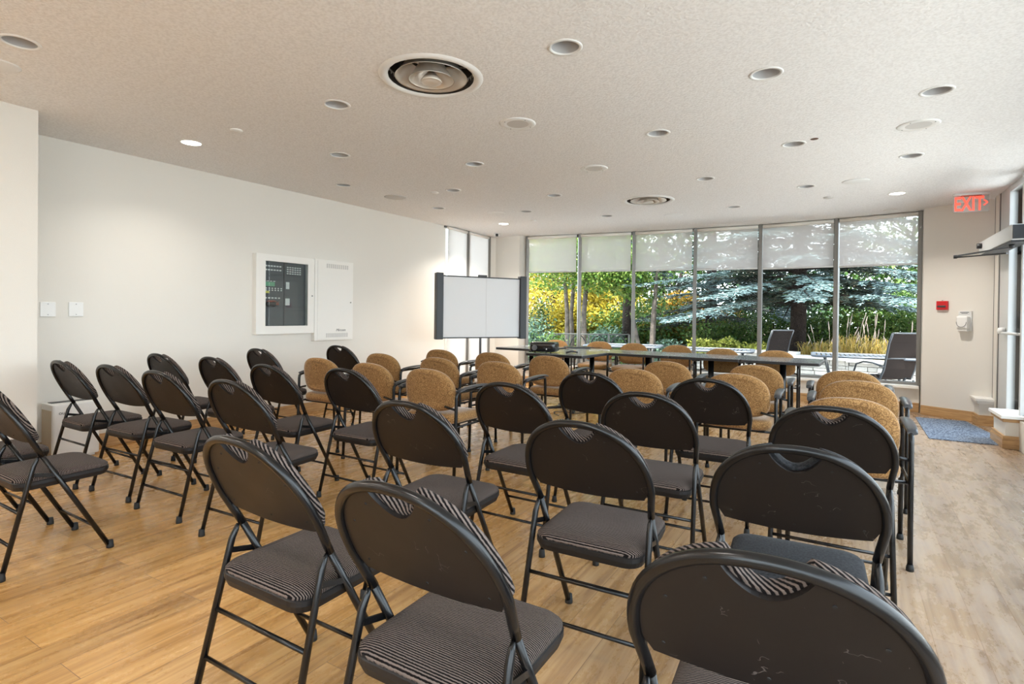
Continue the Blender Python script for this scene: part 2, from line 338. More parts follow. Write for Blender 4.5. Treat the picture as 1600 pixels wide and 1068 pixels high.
leaf_mat('leaf_silver', [(0.119, 0.198, 0.145), (0.185, 0.277, 0.211), (0.079, 0.158, 0.106)], 0.2)
leaf_mat('spruce_blue', [(0.046, 0.079, 0.079), (0.099, 0.158, 0.158), (0.178, 0.264, 0.271), (0.264, 0.356, 0.363)], 0.1)
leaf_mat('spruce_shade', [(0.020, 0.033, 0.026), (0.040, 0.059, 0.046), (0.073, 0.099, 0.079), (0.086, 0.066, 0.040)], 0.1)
leaf_mat('grass_blade', [(0.436, 0.277, 0.053), (0.515, 0.370, 0.106), (0.297, 0.277, 0.066), (0.462, 0.363, 0.198)], 0.3)
def patio_mat():
    m, nt, o = new_mat('patio_paving')
    b = N(nt, 'ShaderNodeBsdfPrincipled', Roughness=0.85); L(nt, b.outputs[0], o.inputs[0])
    t = N(nt, 'ShaderNodeTexCoord'); br = N(nt, 'ShaderNodeTexBrick'); L(nt, t.outputs['Object'], br.inputs[0])
    br.inputs['Scale'].default_value = 1.0; br.inputs['Brick Width'].default_value = 0.4; br.inputs['Row Height'].default_value = 0.2; br.inputs['Mortar Size'].default_value = 0.006
    br.inputs['Color1'].default_value = (0.66, 0.65, 0.63, 1); br.inputs['Color2'].default_value = (0.58, 0.57, 0.56, 1); br.inputs['Mortar'].default_value = (0.2, 0.2, 0.2, 1)
    L(nt, br.outputs[0], b.inputs['Base Color'])
patio_mat()
M = MATS

# ---------------------------------------------------------------- mesh builder
class MB:
    def __init__(s): s.v = []; s.f = []; s.sm = []
    def add(s, vs, fs, smooth=False):
        k = len(s.v); s.v += [tuple(v) for v in vs]; s.f += [tuple(i + k for i in f) for f in fs]; s.sm += [smooth] * len(fs); return s
    def box(s, c, d, rot=0.0, mat=None):
        vs = []
        for z in (-1, 1):
            for (x, y) in ((-1, -1), (1, -1), (1, 1), (-1, 1)):
                p = Vector((x * d[0] / 2, y * d[1] / 2, z * d[2] / 2))
                if mat: p = mat @ p
                elif rot: p = Matrix.Rotation(rot, 3, 'Z') @ p
                vs.append(Vector(c) + p)
        return s.add(vs, [(0, 3, 2, 1), (4, 5, 6, 7), (0, 1, 5, 4), (1, 2, 6, 5), (2, 3, 7, 6), (3, 0, 4, 7)])
    def bar(s, a, b, w, h):       # rectangular bar from a to b
        a = Vector(a); b = Vector(b); d = b - a; q = d.to_track_quat('Y', 'Z').to_matrix()
        return s.box((a + b) / 2, (w, d.length, h), mat=q)
    def tube(s, pts, r, n=10, cap=True, closed=False):
        pts = [Vector(p) for p in pts]; m = len(pts); vs = []; prev = None
        rad = r if isinstance(r, (list, tuple)) else [r] * m
        for i, p in enumerate(pts):
            if closed: t = (pts[(i + 1) % m] - pts[i - 1])
            else: t = (pts[min(i + 1, m - 1)] - pts[max(i - 1, 0)])
            t.normalize()
            if prev is None:
                u = t.cross(Vector((0, 0, 1)))
                if u.length < 1e-3: u = t.cross(Vector((1, 0, 0)))
            else: u = prev - t * prev.dot(t)
            u.normalize(); prev = u; v = t.cross(u)
            for k in range(n):
                a = 2 * pi * k / n; vs.append(p + (u * cos(a) + v * sin(a)) * rad[i])
        fs = []
        for i in range(m if closed else m - 1):
            j = (i + 1) % m
            for k in range(n):
                l = (k + 1) % n; fs.append((i * n + k, i * n + l, j * n + l, j * n + k))
        s.add(vs, fs, True)
        if cap and not closed:
            b = len(s.v) - m * n
            s.f.append(tuple(b + k for k in reversed(range(n)))); s.sm.append(False)
            s.f.append(tuple(b + (m - 1) * n + k for k in range(n))); s.sm.append(False)
        return s
    def lathe(s, prof, n=24, c=(0, 0, 0), smooth=True):
        vs = []
        for (r, z) in prof:
            for k in range(n):
                a = 2 * pi * k / n; vs.append((c[0] + r * cos(a), c[1] + r * sin(a), c[2] + z))
        fs = []
        for i in range(len(prof) - 1):
            for k in range(n):
                l = (k + 1) % n; fs.append((i * n + k, i * n + l, (i + 1) * n + l, (i + 1) * n + k))
        return s.add(vs, fs, smooth)
    def disc(s, r, z, n=24, c=(0, 0), down=True):
        vs = [(c[0] + r * cos(2 * pi * k / n), c[1] + r * sin(2 * pi * k / n), z) for k in range(n)]
        return s.add(vs, [tuple(reversed(range(n))) if down else tuple(range(n))])
    def prism(s, pts, z0, z1):
        n = len(pts); vs = [(x, y, z0) for x, y in pts] + [(x, y, z1) for x, y in pts]
        fs = [tuple(reversed(range(n))), tuple(range(n, 2 * n))] + [(i, (i + 1) % n, n + (i + 1) % n, n + i) for i in range(n)]
        return s.add(vs, fs)
    def rings(s, rings, cap0=True, cap1=True, smooth=True):
        n = len(rings[0]); vs = [p for r in rings for p in r]; fs = []
        for i in range(len(rings) - 1):
            for k in range(n):
                l = (k + 1) % n; fs.append((i * n + k, i * n + l, (i + 1) * n + l, (i + 1) * n + k))
        s.add(vs, fs, smooth); b = len(s.v) - len(vs)
        if cap0: s.f.append(tuple(b + k for k in reversed(range(n)))); s.sm.append(False)
        if cap1: s.f.append(tuple(b + (len(rings) - 1) * n + k for k in range(n))); s.sm.append(smooth)
        return s
    def build(s, name, mat, parent=None, bevel=0):
        me = bpy.data.meshes.new(name); me.from_pydata(s.v, [], s.f)
        me.polygons.foreach_set('use_smooth', s.sm); me.materials.append(M[mat] if isinstance(mat, str) else mat)
        me.update()
        bm = bmesh.new(); bm.from_mesh(me); bmesh.ops.recalc_face_normals(bm, faces=bm.faces); bm.to_mesh(me); bm.free()
        o = bpy.data.objects.new(name, me); C.objects.link(o)
        if parent: o.parent = parent
        if bevel:
            md = o.modifiers.new('bevel', 'BEVEL'); md.width = bevel; md.segments = 2; md.limit_method = 'ANGLE'
        return o

def tag(o, label, cat, group=None, kind=None):
    o['label'] = label; o['category'] = cat
    if group: o['group'] = group
    if kind: o['kind'] = kind
    return o
def thing(name, loc, heading, label, cat, group=None):
    o = bpy.data.objects.new(name, None); C.objects.link(o); o.empty_display_size = 0.1
    o.location = loc; o.rotation_euler = (0, 0, -radians(heading)); return tag(o, label, cat, group)
def struct(mb, name, mat, bevel=0):
    o = mb.build(name, mat, None, bevel); o['kind'] = 'structure'; return o
CH = {}
def kids(o):
    return [c for c in o.children]
def copy_thing(src, loc, heading, label, group):
    r = src.copy(); C.objects.link(r); r.location = loc; r.rotation_euler = (0, 0, -radians(heading)); r['label'] = label
    if group: r['group'] = group
    for ch in list(src.children):
        c = ch.copy(); C.objects.link(c); c.parent = r
        for g in list(ch.children):
            d = g.copy(); C.objects.link(d); d.parent = c
    return r
def rrect(hx, hy, r, n=5, cx=0, cy=0):
    out = []
    for (sx, sy, a0) in ((1, 1, 0), (-1, 1, pi / 2), (-1, -1, pi), (1, -1, 3 * pi / 2)):
        for k in range(n + 1):
            a = a0 + pi / 2 * k / n
            out.append((cx + sx * (hx - r) + r * cos(a), cy + sy * (hy - r) + r * sin(a)))
    return out

def text_part(name, body, size, mat, parent, loc, rot=(pi / 2, 0, 0), extrude=0.001, shear=0, align='CENTER', offset=0.0):
    cu = bpy.data.curves.new(name, 'FONT'); cu.body = body; cu.size = size; cu.extrude = extrude; cu.align_x = align; cu.align_y = 'CENTER'; cu.shear = shear
    cu.materials.append(M[mat]); cu.offset = offset; tmp = bpy.data.objects.new(name, cu); C.objects.link(tmp)
    bpy.context.view_layer.update()
    me = bpy.data.meshes.new_from_object(tmp.evaluated_get(bpy.context.evaluated_depsgraph_get())); me.name = name
    bpy.data.objects.remove(tmp); bpy.data.curves.remove(cu)
    o = bpy.data.objects.new(name, me); C.objects.link(o); o.parent = parent; o.location = loc; o.rotation_euler = rot
    return o

# ================================================================ THE ROOM
V2 = lambda x, y: Vector((x, y))
WA = V2(-3.68, 4.32)                # left wall starts (recess corner)
WB = V2(-1.055, 8.464)              # left wall ends, blinds begin
SC1 = V2(-0.449, 9.611)
PLa = V2(-0.298, 9.741); PLb = V2(0.114, 9.45); PLc = V2(0.249, 9.57)
WN = [V2(0.249, 9.57), V2(1.115, 9.244), V2(1.95, 8.917), V2(2.806, 8.518), V2(3.63, 8.109), V2(4.426, 7.56), V2(5.136, 6.953)]
Q0 = V2(5.012, 6.76); Q1 = V2(5.34, 6.14)
RB = V2(0.11 + 0.02, -2.61); LBk = V2(-5.19, 0.56)      # back corners
NW = V2(-3.253, 3.794)              # near-left wall end
NWb = WA + (NW - WA) * 0 + V2(0, 0)
# return face of the near-left wall: from NW back to the left wall line, perpendicular to it
ret = WA.copy() - D * 0.30
outline = [LBk, NW, ret + V2(0.0, 0.0), WA, WB, SC1, PLa, PLb, PLc] + WN[1:] + [Q0, Q1, RB]

# ---- ceiling with openings
CEIL_DOWN = [(31, 66), (526, 163.5), (531, 242), (537, 289), (741, 256), (708, 297), (685, 325), (883, 74), (1197, 115), (1464, 142), (1028, 208), (1240, 225), (1424, 243), (1102, 279), (1260, 291), (866, 305), (822, 330), (1147, 323), (948, 337)]
CEIL_LIT = [(299, 223), (787, 349.5), (1402, 302)]
CEIL_DIFF = [(674, 121), (1013, 313)]
def ceil_pt(px, py):
    d = fw + rt * ((px - 800) / F_PX) - up * ((py - (HORIZON + F_PX * math.tan(PITCH))) / F_PX)
    t = (HCEIL - HC) / d.z
    return V2(d.x * t, d.y * t)
holes = [(ceil_pt(*p), 0.072) for p in CEIL_DOWN + CEIL_LIT] + [(ceil_pt(*p), 0.245) for p in CEIL_DIFF]
bm = bmesh.new()
def loop_edges(pts):
    vs = [bm.verts.new((p.x, p.y, HCEIL)) for p in pts]
    return [bm.edges.new((vs[i], vs[(i + 1) % len(vs)])) for i in range(len(vs))]
ed = loop_edges(outline)
for c, r in holes:
    ed += loop_edges([V2(c.x + r * cos(2 * pi * k / 24), c.y + r * sin(2 * pi * k / 24)) for k in range(24)])
bmesh.ops.triangle_fill(bm, edges=ed, use_beauty=True, use_dissolve=False)
for f in bm.faces:
    if f.normal.z > 0: f.normal_flip()
me = bpy.data.meshes.new('ceiling'); bm.to_mesh(me); bm.free(); me.materials.append(M['ceiling_stipple'])
co = bpy.data.objects.new('ceiling', me); C.objects.link(co); co['kind'] = 'structure'
# roof over the ceiling (keeps the sky out of the openings)
big = [p + (p - V2(0.3, 4)).normalized() * 0.35 for p in outline]
struct(MB().prism([(p.x, p.y) for p in big], HCEIL + 0.20, HCEIL + 0.38), 'trim_1', 'roof_dark')
# ---- floor
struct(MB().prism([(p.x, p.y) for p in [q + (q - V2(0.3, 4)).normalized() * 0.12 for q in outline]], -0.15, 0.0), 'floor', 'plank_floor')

def wall(name, a, b, z0, z1, th=0.12, mat='wall_cream', side=1):
    d = (b - a).normalized(); n = V2(-d.y, d.x) * side
    return struct(MB().prism([(a.x, a.y), (b.x, b.y), (b.x + n.x * th, b.y + n.y * th), (a.x + n.x * th, a.y + n.y * th)], z0, z1), name, mat)
H1 = HCEIL + 0.19
wall('wall_left', WA - (WB - WA).normalized() * 0.62, WB + (WB - WA).normalized() * 0.05, 0, H1)
wall('wall_near_left', LBk, NW, 0, H1)
wall('wall_return', NW - D * 0.12 , NW - D * 0.12 - E_ * 0.95, -0.15, H1)   # stub behind the near wall's corner
wall('wall_pillar', PLa, PLb, 0, H1)
wall('wall_pillar_left', SC1, PLa, 0, H1)
wall('wall_pillar_side', PLb, PLc, 0, H1)
wall('wall_pier', Q0, Q1, 0, H1)
d6 = WN[6] - Q0
wall('wall_pier_side', WN[6] + (WN[6] - Q0).normalized() * 0.1, Q0, 0, H1, side=1)
# ---- baseboards
def baseboard(name, a, b, side=-1, h=0.115, th=0.022, off=0.0):
    d = (b - a).normalized(); n = V2(-d.y, d.x) * side
    m = MB()
    for (t, z0, z1) in ((th, 0, h * 0.72), (th * 0.62, h * 0.72, h)):
        m.prism([(a.x + n.x * off, a.y + n.y * off), (b.x + n.x * off, b.y + n.y * off), (b.x + n.x * (t + off), b.y + n.y * (t + off)), (a.x + n.x * (t + off), a.y + n.y * (t + off))], z0, z1)
    return struct(m, name, 'oak_trim', 0.003)
baseboard('baseboard_left', WA - (WB - WA).normalized() * 0.3, WB)
baseboard('baseboard_near_left', LBk, NW)
baseboard('baseboard_pillar', PLa, PLb)
baseboard('baseboard_pillar_side', PLb, PLc)
baseboard('baseboard_pier', Q0, Q1)
# ---- window wall: six bays, knee wall, sill, mullions, glass
SILL = 0.335
def bay(i, a, b, name):
    d = (b - a).normalized(); n = V2(-d.y, d.x)          # outwards
    if n.dot(V2(3, 8) - V2(1, 4)) < 0: n = -n
    m = MB()
    def P(p, o): return (p.x + n.x * o, p.y + n.y * o)
    fr = MB()
    for (z0, z1) in ((SILL - 0.01, SILL + 0.03), (HCEIL - 0.045, HCEIL + 0.1)):
        fr.prism([P(a, -0.03), P(b, -0.03), P(b, 0.03), P(a, 0.03)], z0, z1)
    o = struct(fr, name, 'aluminium')
    g = MB().prism([P(a, -0.004), P(b, -0.004), P(b, 0.004), P(a, 0.004)], SILL + 0.03, HCEIL - 0.045).build('window_glass', 'glass', o)
    return n
for i in range(6):
    a, b = WN[i], WN[i + 1]
    bay(i, a, b, 'window_%d' % (i + 1))
    d = (b - a).normalized(); n = V2(-d.y, d.x)
    if n.y < 0: n = -n
    P = lambda p, o: (p.x + n.x * o, p.y + n.y * o)
    struct(MB().prism([P(a, -0.07), P(b, -0.07), P(b, 0.06), P(a, 0.06)], -0.15, SILL - 0.04), 'wall_window_%d' % (i + 1), 'wall_cream')
    struct(MB().prism([P(a, -0.15), P(b, -0.15), P(b, 0.03), P(a, 0.03)], SILL - 0.04, SILL - 0.005), 'trim_sill_%d' % (i + 1), 'wall_white', 0.004)
    baseboard('baseboard_window_%d' % (i + 1), a, b, side=-1, off=0.07)
ctr = V2(1.0, 3.5)
for i, p in enumerate(WN):
    n = (p - ctr).normalized(); ang = atan2(n.y, n.x)
    m = MB().box((p.x - n.x * 0.02, p.y - n.y * 0.02, (SILL + HCEIL) / 2), (0.12, 0.052, HCEIL - SILL), rot=ang)
    m.box((p.x - n.x * 0.083, p.y - n.y * 0.083, (SILL + HCEIL) / 2), (0.012, 0.034, HCEIL - SILL), rot=ang)
    struct(m, 'trim_mullion_%d' % (i + 1), 'aluminium')
# roller blinds on the six bays
BL = [1.888, 1.886, 1.88, 1.872, 1.862, 1.852]
bl_words = ['leftmost, in front of yellow foliage', 'second from the left', 'third from the left', 'fourth from the left', 'fifth from the left', 'rightmost, next to the cream pier']
for i in range(6):
    a, b = WN[i], WN[i + 1]; d = (b - a).normalized(); n = V2(-d.y, d.x); n = n if n.y > 0 else -n
    wdt = (b - a).length - 0.075; c = (a + b) / 2 - n * 0.07
    ang = -math.degrees(atan2(d.y, d.x))
    t = thing('roller_blind', (c.x, c.y, HCEIL), ang, 'half lowered mesh roller blind on the curved window wall, ' + bl_words[i], 'blind', 'roller blinds on the curved window wall')
    h = HCEIL - BL[i]
    MB().box((0, 0.0, -h / 2 - 0.02), (wdt, 0.0015, h - 0.05)).build('blind_fabric', 'blind_mesh', t)
    MB().tube([(-wdt / 2, 0, -0.032), (wdt / 2, 0, -0.032)], 0.024, 12).build('roller', 'wall_white', t)
    MB().box((0, 0, -h + 0.002), (wdt, 0.012, 0.022)).build('bottom_rail', 'aluminium_light', t, 0.003)
# ---- side glazing behind the board with two full length white blinds
mid = WB + (SC1 - WB) * 0.47
for i, (a, b) in enumerate(((WB, mid), (mid, SC1))):
    d = (b - a).normalized(); n = V2(-d.y, d.x)
    if n.x > 0: n = -n
    P = lambda p, o: (p.x + n.x * o, p.y + n.y * o)
    fr = MB()
    for (z0, z1) in ((0.0, 0.08), (HCEIL - 0.03, HCEIL + 0.1)): fr.prism([P(a, -0.02), P(b, -0.02), P(b, 0.04), P(a, 0.04)], z0, z1)
    o = struct(fr, 'window_%d' % (7 + i), 'aluminium')
    MB().prism([P(a, 0.006), P(b, 0.006), P(b, 0.014), P(a, 0.014)], 0.08, HCEIL - 0.03).build('window_glass', 'glass', o)
    c = (a + b) / 2 - n * 0.05; wdt = (b - a).length - 0.07; ang = -math.degrees(atan2(d.y, d.x))
    t = thing('roller_blind', (c.x, c.y, HCEIL), ang, ('fully lowered white roller blind next to the left wall, behind the whiteboard', 'fully lowered white roller blind next to the beige pillar, behind the whiteboard')[i], 'blind', 'white blinds behind the whiteboard')
    MB().box((0, 0, -HCEIL / 2), (wdt, 0.0015, HCEIL - 0.10)).build('blind_fabric', 'blind_white', t)
    MB().tube([(-wdt / 2, 0, -0.03), (wdt / 2, 0, -0.03)], 0.022, 12).build('roller', 'wall_white', t)
    MB().box((0, 0, -HCEIL + 0.045), (wdt, 0.012, 0.022)).build('bottom_rail', 'aluminium_light', t)
for i, p in enumerate((mid, SC1)):
    dd = (SC1 - WB).normalized()
    struct(MB().box((p.x - dd.y * -0.0 + 0.02, p.y, HCEIL / 2), (0.05, 0.10, HCEIL), rot=atan2(dd.y, dd.x) + pi / 2), 'trim_side_mullion_%d' % (i + 1), 'aluminium')

# ---- right glass wall, and unseen back windows added to let in sky light
def glass_run(a, b, n_b, idx, z0=0.30, first=None):
    d = (b - a); L_ = d.length; dn = d.normalized(); n = V2(dn.y, -dn.x)
    for k in range(n_b):
        p = a + d * (k / n_b); q = a + d * ((k + 1) / n_b)
        P = lambda p, o: (p.x + n.x * o, p.y + n.y * o)
        fr = MB()
        fr.prism([P(p, -0.03), P(q, -0.03), P(q, 0.03), P(p, 0.03)], HCEIL - 0.05, HCEIL + 0.1)
        fr.prism([P(p, -0.03), P(q, -0.03), P(q, 0.03), P(p, 0.03)], z0 - 0.04, z0)
        for t in (p, q):
            fr.box((t.x, t.y, HCEIL / 2 + z0 / 2), (0.05, 0.09, HCEIL - z0), rot=atan2(n.y, n.x) + pi / 2)
        o = struct(fr, 'window_%d' % (idx + k), 'aluminium_light')
        MB().prism([P(p, -0.004), P(q, -0.004), P(q, 0.004), P(p, 0.004)], z0, HCEIL - 0.05).build('window_glass', 'glass', o)
        if z0 > 0.1:
            struct(MB().prism([P(p, -0.05), P(q, -0.05), P(q, 0.06), P(p, 0.06)], -0.15, z0 - 0.04), 'wall_knee_%d' % (idx + k), 'wall_cream')
def rw(y): return V2(1.65 + 0.6 * y, y)
glass_run(rw(4.98), RB, 6, 9)
wall('wall_back', RB + (LBk - RB) * 0.4, LBk, 0, H1, side=1)
glass_run(RB, RB + (LBk - RB) * 0.4, 2, 15, z0=0.6)
# side strips between the pier and the door
m = MB()
for (y0, y1, o) in ((6.13, 6.07, 0.03), (5.94, 5.90, 0.03)):
    p, q = rw(y0), rw(y1); m.prism([(p.x, p.y), (q.x, q.y), (q.x + .1, q.y - .05), (p.x + .1, p.y - .05)], 0, HCEIL)
struct(m, 'trim_2', 'dark_gasket')
p, q = rw(6.07), rw(5.94); struct(MB().prism([(p.x - .01, p.y), (q.x - .01, q.y), (q.x + .08, q.y - .05), (p.x + .08, p.y - .05)], 0, HCEIL), 'trim_3', 'wall_cream')
p, q = rw(5.90), rw(5.62); struct(MB().prism([(p.x, p.y), (q.x, q.y), (q.x + .1, q.y - .06), (p.x + .1, p.y - .06)], 0, HCEIL), 'trim_4', 'aluminium_light', 0.004)
# door: between y 5.6 and 4.98 (and header, transom)
dr = MB()
a, b = rw(5.62), rw(4.98); nn = V2(0.857, -0.515)
P = lambda p, o: (p.x + nn.x * o, p.y + nn.y * o)
for (z0, z1) in ((0.0, 0.10), (1.98, 2.06), (HCEIL - 0.06, HCEIL)):
    dr.prism([P(a, 0), P(b, 0), P(b, 0.05), P(a, 0.05)], z0, z1)
for y in (5.59, 5.01):
    t = rw(y) + nn * 0.025; dr.box((t.x, t.y, HCEIL / 2), (0.05, 0.06, HCEIL), rot=pi / 2 - A)
door = struct(dr, 'door_1', 'aluminium_light', 0.003)
MB().prism([P(a, 0.02), P(b, 0.02), P(b, 0.028), P(a, 0.028)], 0.1, HCEIL - 0.06).build('door_glass', 'glass', door)
pb = MB(); t0, t1 = rw(5.56) - nn * 0.05, rw(5.04) - nn * 0.05
pb.tube([(t0.x, t0.y, 1.03), (t1.x, t1.y, 1.03)], 0.013, 10)
for t in (t0, t1): pb.tube([(t.x, t.y, 1.03), (t.x + nn.x * 0.05, t.y + nn.y * 0.05, 1.03)], 0.012, 8)
pb.build('push_bar', 'aluminium_light', door)
kn = rw(5.66) - nn * 0.03
MB().lathe([(0.0, -0.035), (0.03, -0.03), (0.036, 0), (0.03, 0.03), (0.0, 0.035)], 12, (kn.x, kn.y, 1.05)).build('door_knob', 'white_plastic', door)
# knee boxes flanking the door
def knee(name, c0, c1, prot, h=0.30):
    # c0,c1: room-side base line corners (far, near); goes right by prot
    r = V2(0.857, -0.515) * prot
    pts = [c0, c1, c1 + r, c0 + r]
    def poly(off, z0, z1, mat, nm, bev=0.003):
        ctr_ = (c0 + c1 + r) / 2 + r * 0
        dd = (c1 - c0).normalized(); rr = r.normalized()
        q = [c0 - dd * off - rr * off, c1 + dd * off - rr * off, c1 + dd * off + r, c0 - dd * off + r]
        return struct(MB().prism([(v.x, v.y) for v in q], z0, z1), nm, mat, bev)
    poly(0.0, 0, h - 0.03, 'wall_cream', 'wall_' + name)
    poly(0.035, h - 0.03, h, 'wall_white', 'trim_cap_' + name)
    poly(0.02, h - 0.06, h - 0.03, 'wall_white' if name == 'far' else 'oak_trim', 'trim_ledge_' + name)
    poly(0.022, 0, 0.085, 'oak_trim', 'baseboard_' + name)
    poly(0.014, 0.085, 0.115, 'oak_trim', 'baseboard_top_' + name)
knee('far', V2(5.29, 6.33), V2(5.145, 6.08), 0.16)
knee('near', V2(4.69, 5.37), V2(4.47, 5.0), 0.30)

# ================================================================ FOLDING CHAIRS
def fy(z): return 0.191 - 0.441 * z / 0.819          # side line of the back frame / front legs
NRM = Vector((0, 0.88, 0.474))
def arch(hw, hh, zc, n=28, e=2.25, a0=0.0, a1=pi):
    out = []
    for k in range(n + 1):
        a = a0 + (a1 - a0) * k / n; c, s = cos(a), sin(a)
        out.append((hw * math.copysign(abs(c) ** (2 / e), c), zc + hh * abs(s) ** (2 / e)))
    return out
def back_outline(ins, ztop_in=0.0, notch_d=0.052, notch_w=0.064):
    hw, hh, zc = 0.213 - ins, 0.207 - ins - ztop_in, 0.60
    ar = arch(hw, hh, zc, 40)
    left_part = [p for p in ar if p[0] > notch_w]; right_part = [p for p in ar if p[0] < -notch_w]
    zt = zc + hh * (1 - (notch_w / hw) ** 2.25) ** (1 / 2.25)
    no = []
    for k in range(13):
        u = -1 + 2 * k / 12; no.append((-u * notch_w, zt - notch_d * (cos(u * pi / 2) ** 0.8 if abs(u) < 1 else 0)))
    no.sort(key=lambda p: -p[0])
    bot = []
    for k in range(15):
        u = -1 + 2 * k / 14; bot.append((u * (0.190 - ins * 0.6), 0.562 - 0.014 * (1 - u * u)))
    # counter-clockwise seen from the front: start right bottom -> up the +x side -> notch -> -x side -> bottom
    return left_part + no + right_part + bot
def make_folding_chair(plain=False):
    t = thing('folding_chair', (0, 0, 0), 0, 'x', 'chair')
    # arch of the back
    up_l = [(0.199, 0.50), (0.204, 0.54), (0.2095, 0.575)]
    ar = [(x, z) for x, z in arch(0.213, 0.210, 0.60, 34)]
    path = up_l + ar + [(-x, z) for x, z in reversed(up_l)]
    MB().tube([(x, fy(z), z) for x, z in path], 0.0118, 12).build('back_frame', 'metal_black', t)
    for s in (1, -1):
        lg = MB().tube([(s * 0.199, fy(0.505), 0.505), (s * 0.199, fy(0.30), 0.30), (s * 0.199, fy(0.02), 0.02)], 0.0108, 12).build('leg', 'metal_black', t)
        MB().lathe([(0.0, 0.0), (0.0155, 0.0), (0.0155, 0.01), (0.013, 0.035), (0.0, 0.036)], 12, (s * 0.199, fy(0.0) - 0.002, 0)).build('foot_cap', 'rubber', lg)
        y1 = fy(0.50) - 0.02
        rl = MB().tube([(s * 0.201, y1 + 0.006, 0.500), (s * 0.201, y1, 0.485), (s * 0.203, y1 - 0.012, 0.46), (s * 0.214, -0.217, 0.02)], [0.005, 0.0085, 0.0102, 0.0102], 12).build('leg', 'metal_black', t)
        MB().lathe([(0.0, 0.0), (0.0155, 0.0), (0.0155, 0.01), (0.013, 0.035), (0.0, 0.036)], 12, (s * 0.214, -0.220, 0)).build('foot_cap', 'rubber', rl)
        ry = lambda z: -0.217 + (y1 - 0.012 + 0.217) * (z - 0.02) / 0.44
        MB().bar((s * 0.206, ry(0.425), 0.425), (s * 0.203, fy(0.405), 0.405), 0.006, 0.016).build('brace', 'metal_black', t)
    ry = lambda z: -0.217 + (fy(0.50) - 0.032 + 0.217) * (z - 0.02) / 0.44
    for z in (0.265, 0.135):
        MB().tube([(-0.209, ry(z), z), (0.209, ry(z), z)], 0.0068, 8).build('stretcher', 'metal_black', t)
    MB().tube([(-0.199, fy(0.125), 0.125), (0.199, fy(0.125), 0.125)], 0.0068, 8).build('stretcher', 'metal_black', t)
    # back panel
    o = back_outline(0.008)
    def pl(p, off): v = Vector((p[0], fy(p[1]), p[1])) + NRM * off; return (v.x, v.y, v.z)
    bp = MB().rings([[pl(p, 0.000) for p in o], [pl(p, 0.010) for p in o]], smooth=False).build('back_panel', 'back_plastic', t)
    for (x, z) in ((-0.165, 0.59), (0.165, 0.59), (-0.150, 0.70), (0.150, 0.70), (-0.085, 0.757), (0.085, 0.757), (0.0, 0.575)):
        c = Vector((x, fy(z), z)); MB().tube([c - NRM * 0.0016, c + NRM * 0.002], 0.0032, 8).build('rivet', 'rubber', bp)
    # front cushion
    o = back_outline(-0.002, 0.0, 0.056, 0.060)
    cx, cz = 0, 0.67
    def sc(p, k): return (cx + (p[0] - cx) * k, cz + (p[1] - cz) * k)
    fab = 'plain_fabric' if plain else 'striped_fabric'
    MB().rings([[pl(sc(p, k), off) for p in o] for (k, off) in ((0.98, 0.0105), (1.0, 0.014), (1.0, 0.022), (0.985, 0.030), (0.95, 0.036), (0.82, 0.041))]).build('back_cushion', fab if plain else 'striped_fabric_back', t)
    # seat
    T = lambda x, y, z: (x, y, z + 0.05 * (y + 0.16) * 0.5)
    rc = lambda hx, hy: rrect(hx, hy, 0.055, 6, 0, 0.018)
    MB().rings([[T(x, y, 0.352) for x, y in rc(0.183, 0.178)], [T(x, y, 0.372) for x, y in rc(0.190, 0.185)], [T(x, y, 0.386) for x, y in rc(0.190, 0.185)], [T(x, y, 0.389) for x, y in rc(0.186, 0.181)]], smooth=False).build('seat_pan', 'pan_black', t)
    MB().rings([[T(x, y, z) for x, y in rc(0.190 - i, 0.185 - i)] for (i, z) in ((0.003, 0.388), (0.002, 0.397), (0.010, 0.406), (0.030, 0.414), (0.07, 0.420), (0.12, 0.422))]).build('seat_cushion', fab, t)
    return t

